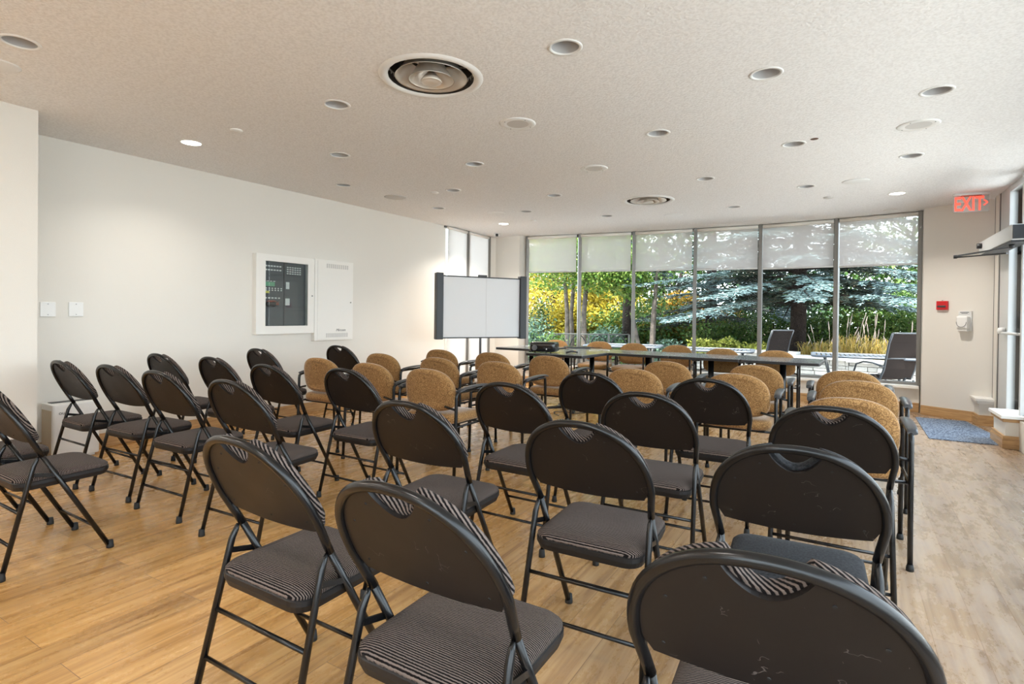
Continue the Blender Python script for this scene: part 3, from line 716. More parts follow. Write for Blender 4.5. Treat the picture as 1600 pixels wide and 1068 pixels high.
FOLD = [  # x, y, heading, label
 ('W', 0.473, 0.985, 28.1, 'black folding chair nearest the camera, its back filling the bottom right'),
 ('M', -0.113, 1.284, 31.5, 'black folding chair at the bottom centre, just left of the nearest chair'),
 ('N', -0.618, 1.676, 31.5, 'black folding chair in the nearest row, beside the aisle, left of the bottom centre one'),
 ('A', -2.214, 2.633, 32.0, 'black folding chair at the left photo edge with its striped seat in view'),
 ('B', -2.737, 2.904, 30.0, 'black folding chair mostly cut off at the left photo edge, behind another'),
 ('V', 0.853, 1.650, 28.0, 'black folding chair with a plain dark grey seat, directly behind the nearest chair'),
 ('K', 0.323, 1.955, 29.2, 'black folding chair in mid frame with its striped seat and rear bars exposed'),
 ('P', -0.292, 2.314, 29.8, 'black folding chair directly beyond the bottom centre one, its seat corner pointing right'),
 ('E1', -1.287, 2.922, 29.0, 'black folding chair with white scuffs low on its back, left of the centre aisle'),
 ('C3', -1.879, 3.303, 29.4, 'third black folding chair from the white heater, in its row'),
 ('C2', -2.377, 3.616, 28.5, 'second black folding chair from the white heater, between two others in its row'),
 ('C1', -2.865, 3.854, 31.5, 'black folding chair standing right beside the white heater'),
 ('U', 1.335, 2.301, 31.5, 'black folding chair on the far right, with tan armchairs directly behind it'),
 ('S', 0.696, 2.639, 30.0, 'black folding chair in the third row, between two others right of the aisle'),
 ('Q', 0.088, 2.935, 31.5, 'black folding chair at the aisle end of the third row, centre of the photo'),
 ('F', -0.901, 3.539, 31.0, 'black folding chair left of the aisle whose back partly covers a tan armchair'),
 ('E2', -1.461, 3.745, 30.5, 'black folding chair below the grey wall cabinet, right behind the scuffed one'),
 ('D2', -2.110, 4.290, 30.0, 'black folding chair below the glazed alarm panel, left of two others near the wall'),
 ('D1', -2.677, 4.560, 30.0, 'black folding chair close to the left wall, nearest the two blank wall plates'),
 ('R', 0.571, 3.504, 30.4, 'black folding chair in the last row before the tables, left of two'),
 ('T', 1.179, 3.219, 29.8, 'black folding chair in the last row before the tables, right of two'),
 ('D3', -2.230, 5.300, 30.0, 'black folding chair against the left wall directly under the glazed alarm panel'),
 ('E3', -1.690, 5.930, 30.0, 'rearmost black folding chair by the left wall, under the grey wall cabinet'),
]
proto = make_folding_chair(); proto_plain = make_folding_chair(True)
used = {0: False, 1: False}
for n, x, y, h, lab in FOLD:
    p = proto_plain if n == 'V' else proto; k = 1 if n == 'V' else 0
    if not used[k]:
        p.location = (x, y, 0); p.rotation_euler = (0, 0, -radians(h)); p['label'] = lab; p['group'] = 'black folding chairs in rows'; used[k] = True
    else: copy_thing(p, (x, y, 0), h, lab, 'black folding chairs in rows')

# ================================================================ TAN ARMCHAIRS
def sup(hx, hz, cz, e, n=44):
    return [(hx * math.copysign(abs(cos(2 * pi * k / n)) ** (2 / e), cos(2 * pi * k / n)), cz + hz * math.copysign(abs(sin(2 * pi * k / n)) ** (2 / e), sin(2 * pi * k / n))) for k in range(n)]
def make_armchair():
    t = thing('armchair', (0, 0, 0), 0, 'x', 'chair')
    def bk(p, off, k=1.0):
        x = p[0] * k; z = 0.625 + (p[1] - 0.625) * k
        return (x, -0.175 - 0.17 * (z - 0.625) + 0.75 * x * x + off, z)
    prof = []
    for k in range(48):
        a = 2 * pi * k / 48; c, s = cos(a), sin(a)
        e = 2.45 if s > 0 else 3.6
        prof.append((0.214 * math.copysign(abs(c) ** (2 / e), c), 0.605 + (0.168 if s > 0 else 0.130) * math.copysign(abs(s) ** (2 / e), s)))
    MB().rings([[bk(p, off, k) for p in prof] for (k, off) in ((0.80, -0.026), (0.95, -0.022), (0.995, -0.010), (1.0, 0.004), (0.985, 0.016), (0.93, 0.026), (0.75, 0.032))]).build('backrest', 'tan_fabric', t)
    st = [(x, y) for x, y in rrect(0.222, 0.215, 0.10, 8, 0, 0.03)]
    def s_(k, z, dy=0): return [(x * k, 0.03 + (y - 0.03) * k, z - 0.02 * max(0, (y - 0.12) / 0.12) ** 2 * 0.6) for x, y in st]
    MB().rings([s_(0.90, 0.395), s_(0.985, 0.402), s_(1.0, 0.425), s_(0.99, 0.443), s_(0.94, 0.456), s_(0.80, 0.464), s_(0.5, 0.468)]).build('seat', 'tan_fabric', t)
    MB().box((0, 0.03, 0.386), (0.36, 0.34, 0.016)).build('seat_base', 'metal_black', t, 0.003)
    for s in (1, -1):
        x = s * 0.252
        rl = MB().tube([(x, -0.20, 0.012), (x, -0.185, 0.30), (x, -0.178, 0.58), (x, -0.174, 0.604), (x, -0.160, 0.617), (x, -0.138, 0.621), (x, 0.06, 0.622)], 0.0115, 10).build('leg', 'metal_black', t)
        MB().lathe([(0, 0), (0.016, 0), (0.016, 0.012), (0.0125, 0.03), (0, 0.031)], 10, (x, -0.20, 0)).build('glide', 'rubber', rl)
        fl = MB().tube([(x, 0.06, 0.622), (x, 0.17, 0.624), (x, 0.190, 0.620), (x, 0.202, 0.606), (x, 0.205, 0.585), (x, 0.225, 0.012)], 0.0115, 10).build('leg', 'metal_black', t)
        MB().lathe([(0, 0), (0.016, 0), (0.016, 0.012), (0.0125, 0.03), (0, 0.031)], 10, (x, 0.225, 0)).build('glide', 'rubber', fl)
        # arched armrest pad
        rg = []
        for k in range(11):
            u = k / 10; y = -0.165 + 0.385 * u; z = 0.636 + 0.008 * u + 0.007 * sin(pi * u) - 0.010 * (2 * u - 1) ** 6
            w_ = 0.021 + 0.006 * sin(pi * u)
            rg.append([(x + s * 0.006 + w_ * cos(a), y, z + 0.0085 * sin(a)) for a in [2 * pi * j / 12 for j in range(12)]])
        MB().rings(rg).build('armrest', 'pad_grey', t)
        MB().tube([(x, -0.185, 0.385), (x, 0.212, 0.385)], 0.0085, 8).build('seat_rail', 'metal_black', t)
        MB().tube([(x, -0.178, 0.50), (s * 0.16, -0.185, 0.52)], 0.008, 8).build('back_bracket', 'metal_black', t)
    for y in (-0.10, 0.14):
        MB().tube([(-0.252, y, 0.378), (0.252, y, 0.378)], 0.0085, 8).build('cross_bar', 'metal_black', t)
    return t
TAN = [
 ('J3', 1.72, 2.83, 30, 'tan armchair on the far right nearest the camera, its right leg fully visible'),
 ('J2', 2.24, 3.58, 31, 'tan armchair on the right, middle of the column of three'),
 ('J1', 2.58, 4.23, 31, 'tan armchair on the right, rearmost of the column of three'),
 ('H3', 1.62, 3.93, 30, 'tan armchair behind the right folding chair before the tables, its light seat in view'),
 ('H4', 2.07, 4.66, 30, 'tan armchair before the right end of the tables, right arm beside a post'),
 ('H1', 0.98, 4.21, 30, 'tan armchair peeking out between two black folding chairs, in the centre right'),
 ('H2', 1.42, 4.92, 30, 'tan armchair close to the front edge of the dark table row, left post beside it'),
 ('G7', -0.03, 4.69, 30, 'tan armchair behind the centre aisle chair, its grey right armrest reaching out'),
 ('G8', -0.12, 5.79, 30, 'tan armchair just below the right half of the whiteboard'),
 ('G9', 0.43, 5.43, 30, 'tan armchair right below the black projector, at the left end of the tables'),
 ('G4', -0.50, 4.03, 30, 'tan armchair left of centre, nearest of its column, whole back and seat in view'),
 ('G5', -0.57, 5.05, 30, 'tan armchair under the left half of the whiteboard, middle of its column'),
 ('G6', -0.69, 6.17, 30, 'tan armchair under the left half of the whiteboard, farthest of its column'),
 ('G2', -1.01, 4.43, 30, 'tan armchair partly covered by a black folding chair back, second from the left wall side'),
 ('G3', -1.17, 5.48, 30, 'tan armchair standing behind the one half covered by a folding chair'),
 ('G1', -1.55, 4.87, 30, 'leftmost tan armchair, below the lower edge of the grey wall cabinet'),
 ('X1', 0.63, 8.60, 205, 'tan armchair on the window side of the tables, just behind the projector'),
 ('X2', 1.25, 8.25, 208, 'tan armchair facing the camera behind the tables, second from the left, behind the cables'),
 ('X3', 1.67, 7.80, 210, 'tan armchair facing the camera behind the tables, third from the left'),
 ('X4', 2.17, 7.40, 210, 'tan armchair facing the camera behind the tables, fourth from the left'),
 ('X5', 2.51, 6.68, 210, 'tan armchair facing the camera behind the tables, second from the right'),
 ('X6', 3.03, 6.38, 210, 'rightmost tan armchair facing the camera, at the right end of the tables'),
]
tp = make_armchair()
for i, (n, x, y, h, lab) in enumerate(TAN):
    g = 'tan armchairs behind the tables facing the camera' if n[0] == 'X' else 'tan armchairs facing the tables'
    if i == 0: tp.location = (x, y, 0); tp.rotation_euler = (0, 0, -radians(h)); tp['label'] = lab; tp['group'] = g
    else: copy_thing(tp, (x, y, 0), h, lab, g)

# ================================================================ TABLES
TD = V2(0.553, 0.833); TE = V2(0.833, -0.553); TZ = 0.70
def make_table():
    t = thing('table', (0, 0, 0), 0, 'x', 'table')
    MB().prism(rrect(0.379, 0.345, 0.012, 3), TZ - 0.006, TZ).build('tabletop', 'granite_top', t)
    MB().prism(rrect(0.3815, 0.3475, 0.012, 3), TZ - 0.034, TZ - 0.0062).build('edge_band', 'board_black', t, 0.002)
    MB().tube([(0, 0, 0.045), (0, 0, TZ - 0.034)], 0.033, 16).build('pedestal', 'metal_black', t)
    for k in range(4):
        a = pi / 4 + k * pi / 2; c, s = cos(a), sin(a)
        ft = MB().rings([[(c * r - s * w_, s * r + c * w_, z) for (w_, z) in ((-h, z0), (h, z0), (h, z1), (-h, z1))] for (r, h, z0, z1) in ((0.0, 0.03, 0.02, 0.058), (0.20, 0.024, 0.018, 0.045), (0.30, 0.02, 0.016, 0.032))], smooth=False).build('base_foot', 'metal_black', t, 0.003)
        MB().lathe([(0, 0), (0.016, 0), (0.016, 0.012), (0.008, 0.018), (0, 0.018)], 10, (c * 0.28, s * 0.28, 0)).build('glide', 'rubber', ft)
    MB().box((0, 0, TZ - 0.039), (0.30, 0.30, 0.008)).build('mounting_plate', 'metal_black', t)
    return t
A0 = V2(1.20, 6.88)
tabs = []
for i, lab in ((0, 'dark glossy square table in the row, third from its right end'), (1, 'dark glossy square table in the row, second from its right end'), (2, 'dark glossy square table at the right end of the row, nearest the stone wall view'), (-1, 'dark glossy square table at the inner corner of the row, under the loose cables')):
    tabs.append((A0 + TE * (0.77 * (i + 0.5)) + TD * 0.35, lab))
tabs.append((A0 - TD * 0.352 - TE * 0.39, 'dark glossy square table pulled forward of the row, carrying the projector'))
tabs.append((A0 - TE * (0.77 * 1.5 + 0.18) + TD * 0.35, 'dark glossy square table standing apart on the left, reaching towards the whiteboard'))
HT = math.degrees(atan2(TD.x, TD.y))
pt = make_table()
for i, (p, lab) in enumerate(tabs):
    if i == 0: pt.location = (p.x, p.y, 0); pt.rotation_euler = (0, 0, -radians(HT)); pt['label'] = lab; pt['group'] = 'dark square pedestal tables'
    else: copy_thing(pt, (p.x, p.y, 0), HT, lab, 'dark square pedestal tables')
# projector
def on_table(px, py, z=TZ):
    d = fw + rt * ((px - 800) / F_PX) - up * ((py - (HORIZON + F_PX * math.tan(PITCH))) / F_PX); k = (z - HC) / d.z
    return V2(d.x * k, d.y * k)
pp = on_table(851, 550.5)
t = thing('projector', (pp.x, pp.y + 0.04, TZ), 20, 'black video projector lying on the forward dark table', 'projector')
MB().rings([[(x * k, y * k, z) for x, y in rrect(0.16, 0.12, 0.035, 5)] for (k, z) in ((0.9, 0.012), (1.0, 0.025), (1.0, 0.10), (0.96, 0.122), (0.88, 0.130))]).build('body', 'projector_black', t)
MB().tube([(-0.09, -0.115, 0.062), (-0.09, -0.135, 0.062)], 0.032, 16).build('lens', 'grey_plastic', t)
MB().box((0.06, -0.122, 0.048), (0.012, 0.006, 0.012)).build('badge', 'white_plastic', t)
fm = MB()
for (x, y) in ((-0.1, -0.07), (0.1, -0.07), (0, 0.08)): fm.tube([(x, y, 0.0), (x, y, 0.02)], 0.01, 8)
fm.build('feet', 'rubber', t)
vm = MB()
for k in range(8): vm.box((0.02 + k * 0.012, -0.120, 0.062), (0.004, 0.004, 0.02))
vm.build('vent', 'dark_grey', t)
# laptop-like flat device and its cables
lp = on_table(902, 543.5)
t = thing('laptop', (lp.x, lp.y, TZ), -8, 'thin closed black laptop lying on the table right of the projector', 'laptop')
MB().prism(rrect(0.17, 0.11, 0.012), 0.004, 0.014).build('base', 'dark_grey', t, 0.002)
MB().prism(rrect(0.17, 0.11, 0.012), 0.015, 0.023).build('lid', 'projector_black', t, 0.002)
rp_ = on_table(893, 551.8)
t = thing('remote_control', (rp_.x, rp_.y, TZ), 75, 'small curved black handset with a red dot lying near the front table edge', 'handset')
MB().rings([[(w_ * cos(a), y, z + 0.012 * sin(a)) for a in [2 * pi * j / 10 for j in range(10)]] for (y, w_, z) in ((-0.07, 0.010, 0.012), (-0.05, 0.017, 0.016), (0, 0.019, 0.026), (0.04, 0.022, 0.019), (0.075, 0.020, 0.0135))]).build('body', 'projector_black', t)
MB().lathe([(0, 0.034), (0.007, 0.033), (0.007, 0.028)], 8, (0, 0.045, 0)).build('button', 'red_plastic', t)
def squiggle(seed, c, n, spread, z, r, mat, label, name='cable'):
    rnd = random.Random(seed); pts = []; a = rnd.random() * 6; p = Vector((c.x, c.y))
    for k in range(n):
        a += rnd.uniform(-1.1, 1.3); p = p + Vector((cos(a), sin(a))) * spread
        p = Vector((c.x, c.y)) + (p - Vector((c.x, c.y))) * 0.93
        pts.append((p.x, p.y, z + r + abs(rnd.gauss(0, 0.004))))
    # smooth by Catmull-Rom
    sm = []
    for i in range(1, len(pts) - 2):
        P0, P1, P2, P3 = [Vector(q) for q in pts[i - 1:i + 3]]
        for j in range(5):
            u = j / 5; sm.append(0.5 * ((2 * P1) + (P2 - P0) * u + (2 * P0 - 5 * P1 + 4 * P2 - P3) * u * u + (3 * P1 - P0 - 3 * P2 + P3) * u ** 3))
    tag(MB().tube(sm, r, 6).build(name, mat), label, 'cable')
squiggle(3, on_table(927, 545.5), 22, 0.07, TZ, 0.003, 'cable_black', 'tangled dark cable at the right side of the laptop on the table')
squiggle(8, on_table(872, 548), 12, 0.06, TZ, 0.003, 'cable_black', 'dark cable looping on the table between projector and handset')
squiggle(15, on_table(935, 547), 16, 0.06, TZ, 0.0028, 'cable_white', 'pale tangled cable on the dark table beside the laptop')
squiggle(21, V2(0.50, 6.2), 14, 0.09, 0.0, 0.004, 'cable_black', 'dark cable coiled on the floor under the forward dark table')

# ================================================================ WHITEBOARD ON STAND
bl, brr = V2(-1.015, 7.45), V2(0.17, 8.05)
bc = (bl + brr) / 2; ang = -math.degrees(atan2((brr - bl).y, (brr - bl).x)); bw = (brr - bl).length
t = thing('whiteboard', (bc.x, bc.y, 0), ang, 'large white presentation board with black side columns on a stand', 'whiteboard')
Z0, Z1 = 0.815, 1.715
MB().box((0, 0, (Z0 + Z1) / 2 - 0.005), (bw - 0.12, 0.02, Z1 - Z0 - 0.06)).build('screen', 'screen_white', t)
MB().box((0.06, -0.0115, (Z0 + Z1) / 2 - 0.005), (0.003, 0.002, Z1 - Z0 - 0.06)).build('screen_seam', 'grille_grey', t)
for s in (-1, 1):
    cbx = MB().box((s * (bw / 2 - 0.03), 0.0, (Z0 + Z1) / 2), (0.10, 0.10, Z1 - Z0)).build('side_column', 'board_black', t, 0.008)
for z in (Z0 + 0.02, Z1 - 0.04): MB().box((0, 0, z), (bw - 0.08, 0.032, 0.016)).build('rail', 'board_black', t)
MB().box((-0.0, -0.01, Z1 - 0.02), (0.12, 0.05, 0.026)).build('clip', 'dark_grey', t, 0.004)
MB().tube([(0.0, 0.045, 0.10), (0.0, 0.045, Z1 - 0.05)], 0.017, 12).build('stand_pole', 'grey_plastic', t)
for k in range(3):
    a = radians(-90 + 120 * k); st_ = MB().tube([(0, 0.045, 0.32), (0.36 * cos(a), 0.045 + 0.36 * sin(a), 0.012)], 0.010, 8).build('stand_leg', 'aluminium_light', t)
    MB().lathe([(0, 0), (0.018, 0), (0.015, 0.02), (0, 0.022)], 10, (0.36 * cos(a), 0.045 + 0.36 * sin(a), 0)).build('foot_cap', 'rubber', st_)
squiggle(31, V2(-0.45, 7.0), 12, 0.08, 0.0, 0.004, 'cable_black', 'dark cable on the floor in front of the whiteboard stand')

# ================================================================ LEFT WALL ITEMS
wdir = (WB - WA).normalized(); wn_ = V2(wdir.y, -wdir.x)          # into the room
WH = math.degrees(atan2(wdir.x, wdir.y)) + 90                      # local X reversed? set below
def on_wall(px, py, base=WA, dr_=wdir):
    d = fw + rt * ((px - 800) / F_PX) - up * ((py - (HORIZON + F_PX * math.tan(PITCH))) / F_PX)
    n = V2(dr_.y, -dr_.x); k = (base.x * n.x + base.y * n.y) / (d.x * n.x + d.y * n.y)
    return Vector((d.x * k, d.y * k, HC + d.z * k))
# things on the wall: local +X along the wall away from the camera, local -Y into the room
wall_heading = -math.degrees(atan2(wdir.y, wdir.x))
def wthing(name, px0, px1, pyc_top, pyc_bot, label, cat, base=WA, dr_=wdir, hd=None, group=None):
    a = on_wall(px0, pyc_top, base, dr_); b = on_wall(px1, pyc_bot, base, dr_)
    cx = (a + b) / 2
    t = thing(name, (cx.x, cx.y, 0), wall_heading if hd is None else hd, label, cat, group)
    return t, (V2(b.x, b.y) - V2(a.x, a.y)).length
# glazed fire alarm panel
tl, bl_, tr_ = on_wall(394.5, 395), on_wall(393.5, 522), on_wall(485.5, 404)
t, wd = wthing('alarm_panel', 394.5, 485.5, 395, 395, 'white framed fire alarm panel with a glazed door, on the left wall', 'alarm panel')
z1, z0 = tl.z, bl_.z; h = z1 - z0; zc = (z0 + z1) / 2
cb = MB(); fwid = 0.072 
iw = wd - fwid * 2.7; ixm = (fwid * 1.5 - fwid * 1.2) / 2
cb.box((ixm, -0.035, z1 - fwid / 2), (iw, 0.07, fwid)); cb.box((ixm, -0.035, z0 + fwid * .6), (iw, 0.07, fwid * 1.2))
cb.box((-wd / 2 + fwid * .75, -0.035, zc), (fwid * 1.5, 0.07, h)); cb.box((wd / 2 - fwid * .6, -0.035, zc), (fwid * 1.2, 0.07, h))
cb.build('frame', 'white_paint', t)
ix0, ix1, iz0, iz1 = -wd / 2 + fwid * 1.5, wd / 2 - fwid * 1.2, z0 + fwid * 1.2, z1 - fwid
bp = MB().box(((ix0 + ix1) / 2, -0.012, (iz0 + iz1) / 2), (ix1 - ix0, 0.02, iz1 - iz0)).build('back_plate', 'panel_grey', t)
W_, H_ = ix1 - ix0, iz1 - iz0
def ind(nm, mat, rects):
    m_ = MB()
    for (u, v, a, b) in rects: m_.box((ix0 + u * W_, -0.0245, iz1 - v * H_), (a * W_, 0.005, b * H_))
    return m_.build(nm, mat, t)
ind('label_strip', 'white_plastic', [(0.06 + i * 0.065, v, 0.045, 0.022) for v in (0.07, 0.13) for i in range(6)] + [(0.56 + i * 0.06, 0.07 + j * 0.033, 0.04, 0.018) for i in range(6) for j in range(4)]
    + [(0.07 + i * 0.068, 0.415 + j * 0.03, 0.03, 0.018) for i in range(6) for j in range(2)] + [(0.06 + i * 0.075, 0.565, 0.045, 0.02) for i in range(5)] + [(0.10 + i * 0.075, 0.305, 0.045, 0.010) for i in range(3)] + [(0.56, 0.36, 0.08, 0.11), (0.56, 0.62, 0.10, 0.11)])
ind('display', 'lcd_green', [(0.16, 0.35, 0.20, 0.065)])
ind('yellow_label', 'yellow_label', [(0.075, 0.475, 0.13, 0.032)])
ind('seam', 'dark_grey', [(0.5, 0.20, 1.0, 0.006), (0.5, 0.28, 1.0, 0.006), (0.5, 0.52, 1.0, 0.006), (0.5, 0.70, 1.0, 0.006), (0.5, 0.76, 1.0, 0.006), (0.48, 0.5, 0.02, 1.0)])
cw = MB(); 
for k in range(4): cw.tube([(ix0 + W_ * (0.05 + 0.3 * i / 8), -0.03 - 0.002 * k, iz1 - H_ * (0.64 + 0.035 * sin(i * 0.9 + k))) for i in range(9)], 0.0025, 6)
cw.build('handset_cord', 'copper_wire', t)
MB().rings([[(ix0 + W_ * u, -0.04 + 0.012 * cos(a), iz1 - H_ * 0.66 + hh * sin(a)) for a in [2 * pi * j / 10 for j in range(10)]] for (u, hh) in ((0.05, 0.02), (0.08, 0.028), (0.15, 0.016), (0.22, 0.028), (0.26, 0.02))]).build('handset', 'board_black', t)
MB().box(((ix0 + ix1) / 2, -0.060, (iz0 + iz1) / 2), (W_, 0.003, H_)).build('door_glass', 'cabinet_glass', t)
MB().tube([(wd / 2 - 0.03, -0.07, zc), (wd / 2 - 0.03, -0.076, zc)], 0.008, 10).build('lock', 'aluminium', t)
# plain cabinet
tl, bl_ = on_wall(487, 404), on_wall(486, 532)
t, wd = wthing('wall_cabinet', 487, 547, 404, 404, 'pale grey steel cabinet with vent slots, right of the alarm panel', 'cabinet')
z1, z0 = tl.z, bl_.z; zc = (z0 + z1) / 2
MB().box((0, -0.03, zc), (wd, 0.06, z1 - z0)).build('body', 'white_paint', t, 0.003)
MB().box((0.012, -0.063, zc), (wd - 0.05, 0.006, z1 - z0 - 0.03)).build('door', 'white_paint', t, 0.002)
for (z, nm) in ((z1 - 0.07, 'vent_slots'), (z0 + 0.06, 'vent_slots')):
    m_ = MB()
    for k in range(11): m_.box((-wd * 0.20 + k * wd * 0.053, -0.0665, z), (wd * 0.034, 0.003, 0.05))
    m_.build(nm, 'grille_grey', t)
text_part('logo', 'Mircom', 0.045, 'logo_grey', t, (wd * 0.16, -0.0668, z0 + 0.12), shear=0.3)
MB().tube([(wd / 2 - 0.045, -0.064, zc - 0.02), (wd / 2 - 0.045, -0.074, zc - 0.02)], 0.007, 10).build('lock', 'aluminium', t)
# blank wall plates
for (px, lab) in ((74.5, 'blank white wall plate nearest the left corner'), (118.5, 'blank white wall plate, right one of the pair on the left wall')):
    c = on_wall(px, 483); t = thing('wall_plate', (c.x, c.y, c.z), wall_heading, lab, 'wall plate', 'blank wall plates on the left wall')
    MB().box((0, -0.004, 0), (0.10, 0.008, 0.115)).build('plate', 'white_plastic', t, 0.003)
    m_ = MB()
    for z in (-0.042, 0.042): m_.tube([(0, -0.006, z), (0, -0.0095, z)], 0.0045, 8)
    m_.build('screw', 'can_grey', t)
# white heater on the floor beside the near wall
t = thing('heater', (-3.47, 4.36, 0), 31 - 90 + 0, 'slim white floor heater standing by the left wall beside the first folding chair', 'heater')
t.rotation_euler = (0, 0, radians(90) - A)       # local X along the wall direction
hw_, hd_, hh_ = 0.155, 0.11, 0.43
MB().prism(rrect(hw_, hd_, 0.02, 4), 0.02, hh_).build('body', 'white_plastic', t, 0.006)
MB().box((0, 0, 0.012), (0.26, 0.17, 0.024)).build('base', 'white_plastic', t)
MB().box((-hw_ - 0.001, 0.0, 0.20), (0.004, 0.17, 0.37)).build('end_panel', 'beige_plastic', t, 0.001)
MB().box((0, 0.035, hh_ + 0.001), (0.25, 0.07, 0.006)).build('top_vent', 'dark_grey', t)
text_part('logo', 'oust', 0.038, 'logo_grey', t, (-0.085, -hd_ - 0.0012, hh_ - 0.065))

# ================================================================ PIER WALL ITEMS
pdir = (Q1 - Q0).normalized(); pier_heading = -math.degrees(atan2(pdir.y, pdir.x))
def on_pier(px, py): return on_wall(px, py, Q0, pdir)
c = on_pier(1473.8, 477)
t = thing('fire_alarm_pull', (c.x, c.y, c.z), pier_heading, 'small red fire alarm pull station on the cream pier', 'fire alarm')
MB().box((0, -0.018, 0), (0.115, 0.036, 0.105)).build('housing', 'red_plastic', t, 0.005)
MB().box((0, -0.040, -0.012), (0.085, 0.010, 0.022)).build('pull_bar', 'dark_grey', t, 0.003)
MB().tube([(0, -0.02, 0.055), (0, -0.02, 0.062)], 0.008, 8).build('lock', 'aluminium', t)
c = on_pier(1509, 502)
t = thing('soap_dispenser', (c.x, c.y, c.z), pier_heading, 'white hand sanitizer dispenser on the cream pier, right of the red alarm', 'dispenser')
MB().box((0, -0.012, 0.005), (0.13, 0.024, 0.23)).build('backplate', 'white_plastic', t, 0.006)
MB().box((0, -0.062, -0.012), (0.115, 0.078, 0.150)).build('cover', 'white_plastic', t, 0.018)
MB().box((0, -0.055, -0.098), (0.10, 0.062, 0.030)).build('nozzle_guard', 'white_plastic', t, 0.010)
MB().tube([(0.048 * cos(a), -0.106, -0.005 + 0.06 * sin(a)) for a in [pi + pi * k / 14 for k in range(15)]], 0.0022, 6).build('lever_outline', 'grey_plastic', t)
MB().box((0, -0.027, 0.10), (0.115, 0.006, 0.04)).build('label', 'white_plastic', t)
MB().box((0, -0.0308, 0.105), (0.085, 0.002, 0.008)).build('label_text', 'grey_plastic', t)
MB().box((0, -0.0308, 0.092), (0.06, 0.002, 0.006)).build('label_text', 'grey_plastic', t)

# EXIT sign
def at_y(px, py, Y):
    d = fw + rt * ((px - 800) / F_PX) - up * ((py - (HORIZON + F_PX * math.tan(PITCH))) / F_PX); k = Y / d.y
    return Vector((d.x * k, Y, HC + d.z * k))
a, b = at_y(1489.8, 305.6, 5.98), at_y(1545.6, 302.5, 5.86)
c = (a + b) / 2; hd = -math.degrees(atan2(b.y - a.y, b.x - a.x)); wd = (V2(a.x, a.y) - V2(b.x, b.y)).length
t = thing('exit_sign', (c.x, c.y, HCEIL), hd, 'clear glass EXIT sign with red letters hanging from the ceiling', 'sign')
top = -0.022; hgt = 0.178
MB().box((0, 0, top - hgt / 2), (wd, 0.010, hgt)).build('glass_plate', 'sign_glass', t, 0.001)
MB().box((0, 0, -0.012), (0.30, 0.075, 0.024)).build('housing', 'white_plastic', t, 0.004)
MB().box((-0.0, -0.01, top - 0.006), (0.17, 0.03, 0.016)).build('lamp_strip', 'copper_wire', t)
tx = text_part('lettering', 'EXIT', 0.195, 'exit_red', t, (-0.016, -0.0065, top - hgt / 2), extrude=0.0015, offset=0.003)
xs = [v.co.x for v in tx.data.vertices]; ys = [v.co.y for v in tx.data.vertices]
kx, ky = 0.252 / (max(xs) - min(xs)), 0.150 / (max(ys) - min(ys)); mx_, my_ = (max(xs) + min(xs)) / 2, (max(ys) + min(ys)) / 2
for v in tx.data.vertices: v.co.x = (v.co.x - mx_) * kx; v.co.y = (v.co.y - my_) * ky
ch = MB(); 
for s in (1, -1): ch.bar((wd / 2 - 0.014, -0.0065, top - hgt / 2 + 0.006), (wd / 2 - 0.046, -0.0065, top - hgt / 2 + 0.006 + s * 0.030), 0.003, 0.012)
ch.build('arrow', 'exit_red', t)

# door operator above the glass door
o0, o1 = V2(4.26, 4.75), V2(4.95, 5.90)     # along the header
dd = (o1 - o0).normalized(); L_ = (o1 - o0).length
t = thing('door_operator', (o0.x, o0.y, 0), math.degrees(atan2(dd.x, dd.y)), 'silver and black automatic door operator with a swing arm above the glass door', 'door operator')
MB().box((0.085, L_ / 2, 1.915), (0.15, L_, 0.13)).build('housing', 'aluminium_light', t, 0.006)
MB().box((0.085, -0.004, 1.915), (0.14, 0.012, 0.12)).build('end_cap', 'board_black', t, 0.004)
MB().box((0.085, L_ / 2, 1.842), (0.13, L_ * 0.9, 0.018)).build('track', 'dark_grey', t)
MB().tube([(0.03, L_ * 0.9, 1.93), (-0.03, L_ * 0.9, 1.93)], 0.028, 12).build('sensor', 'board_black', t)
MB().tube([(0.06, 0.25, 1.835), (0.06, 0.25, 1.80)], 0.02, 12).build('spindle', 'board_black', t)
MB().bar((0.06, 0.25, 1.808), (-0.24, 0.95, 1.808), 0.03, 0.014).build('arm', 'board_black', t)
MB().bar((-0.24, 0.95, 1.795), (0.10, 0.62, 1.79), 0.022, 0.012).build('arm', 'board_black', t)
MB().tube([(-0.24, 0.95, 1.785), (-0.24, 0.95, 1.82)], 0.016, 10).build('arm_joint', 'board_black', t)

# floor mat by the door
c0, c1, c2 = V2(4.774, 6.526), V2(4.062, 5.368), V2(4.56, 5.07)
c3 = c0 + (c2 - c1) * 0.8
o = MB().prism([(c1.x, c1.y), (c2.x, c2.y), (c2.x + 0.30, c2.y + 0.5), (c3.x + 0.0, c3.y), (c0.x, c0.y)], 0.0005, 0.008).build('floor_mat', 'mat_blue')
tag(o, 'blue grey speckled entrance mat on the floor inside the glass door', 'mat')

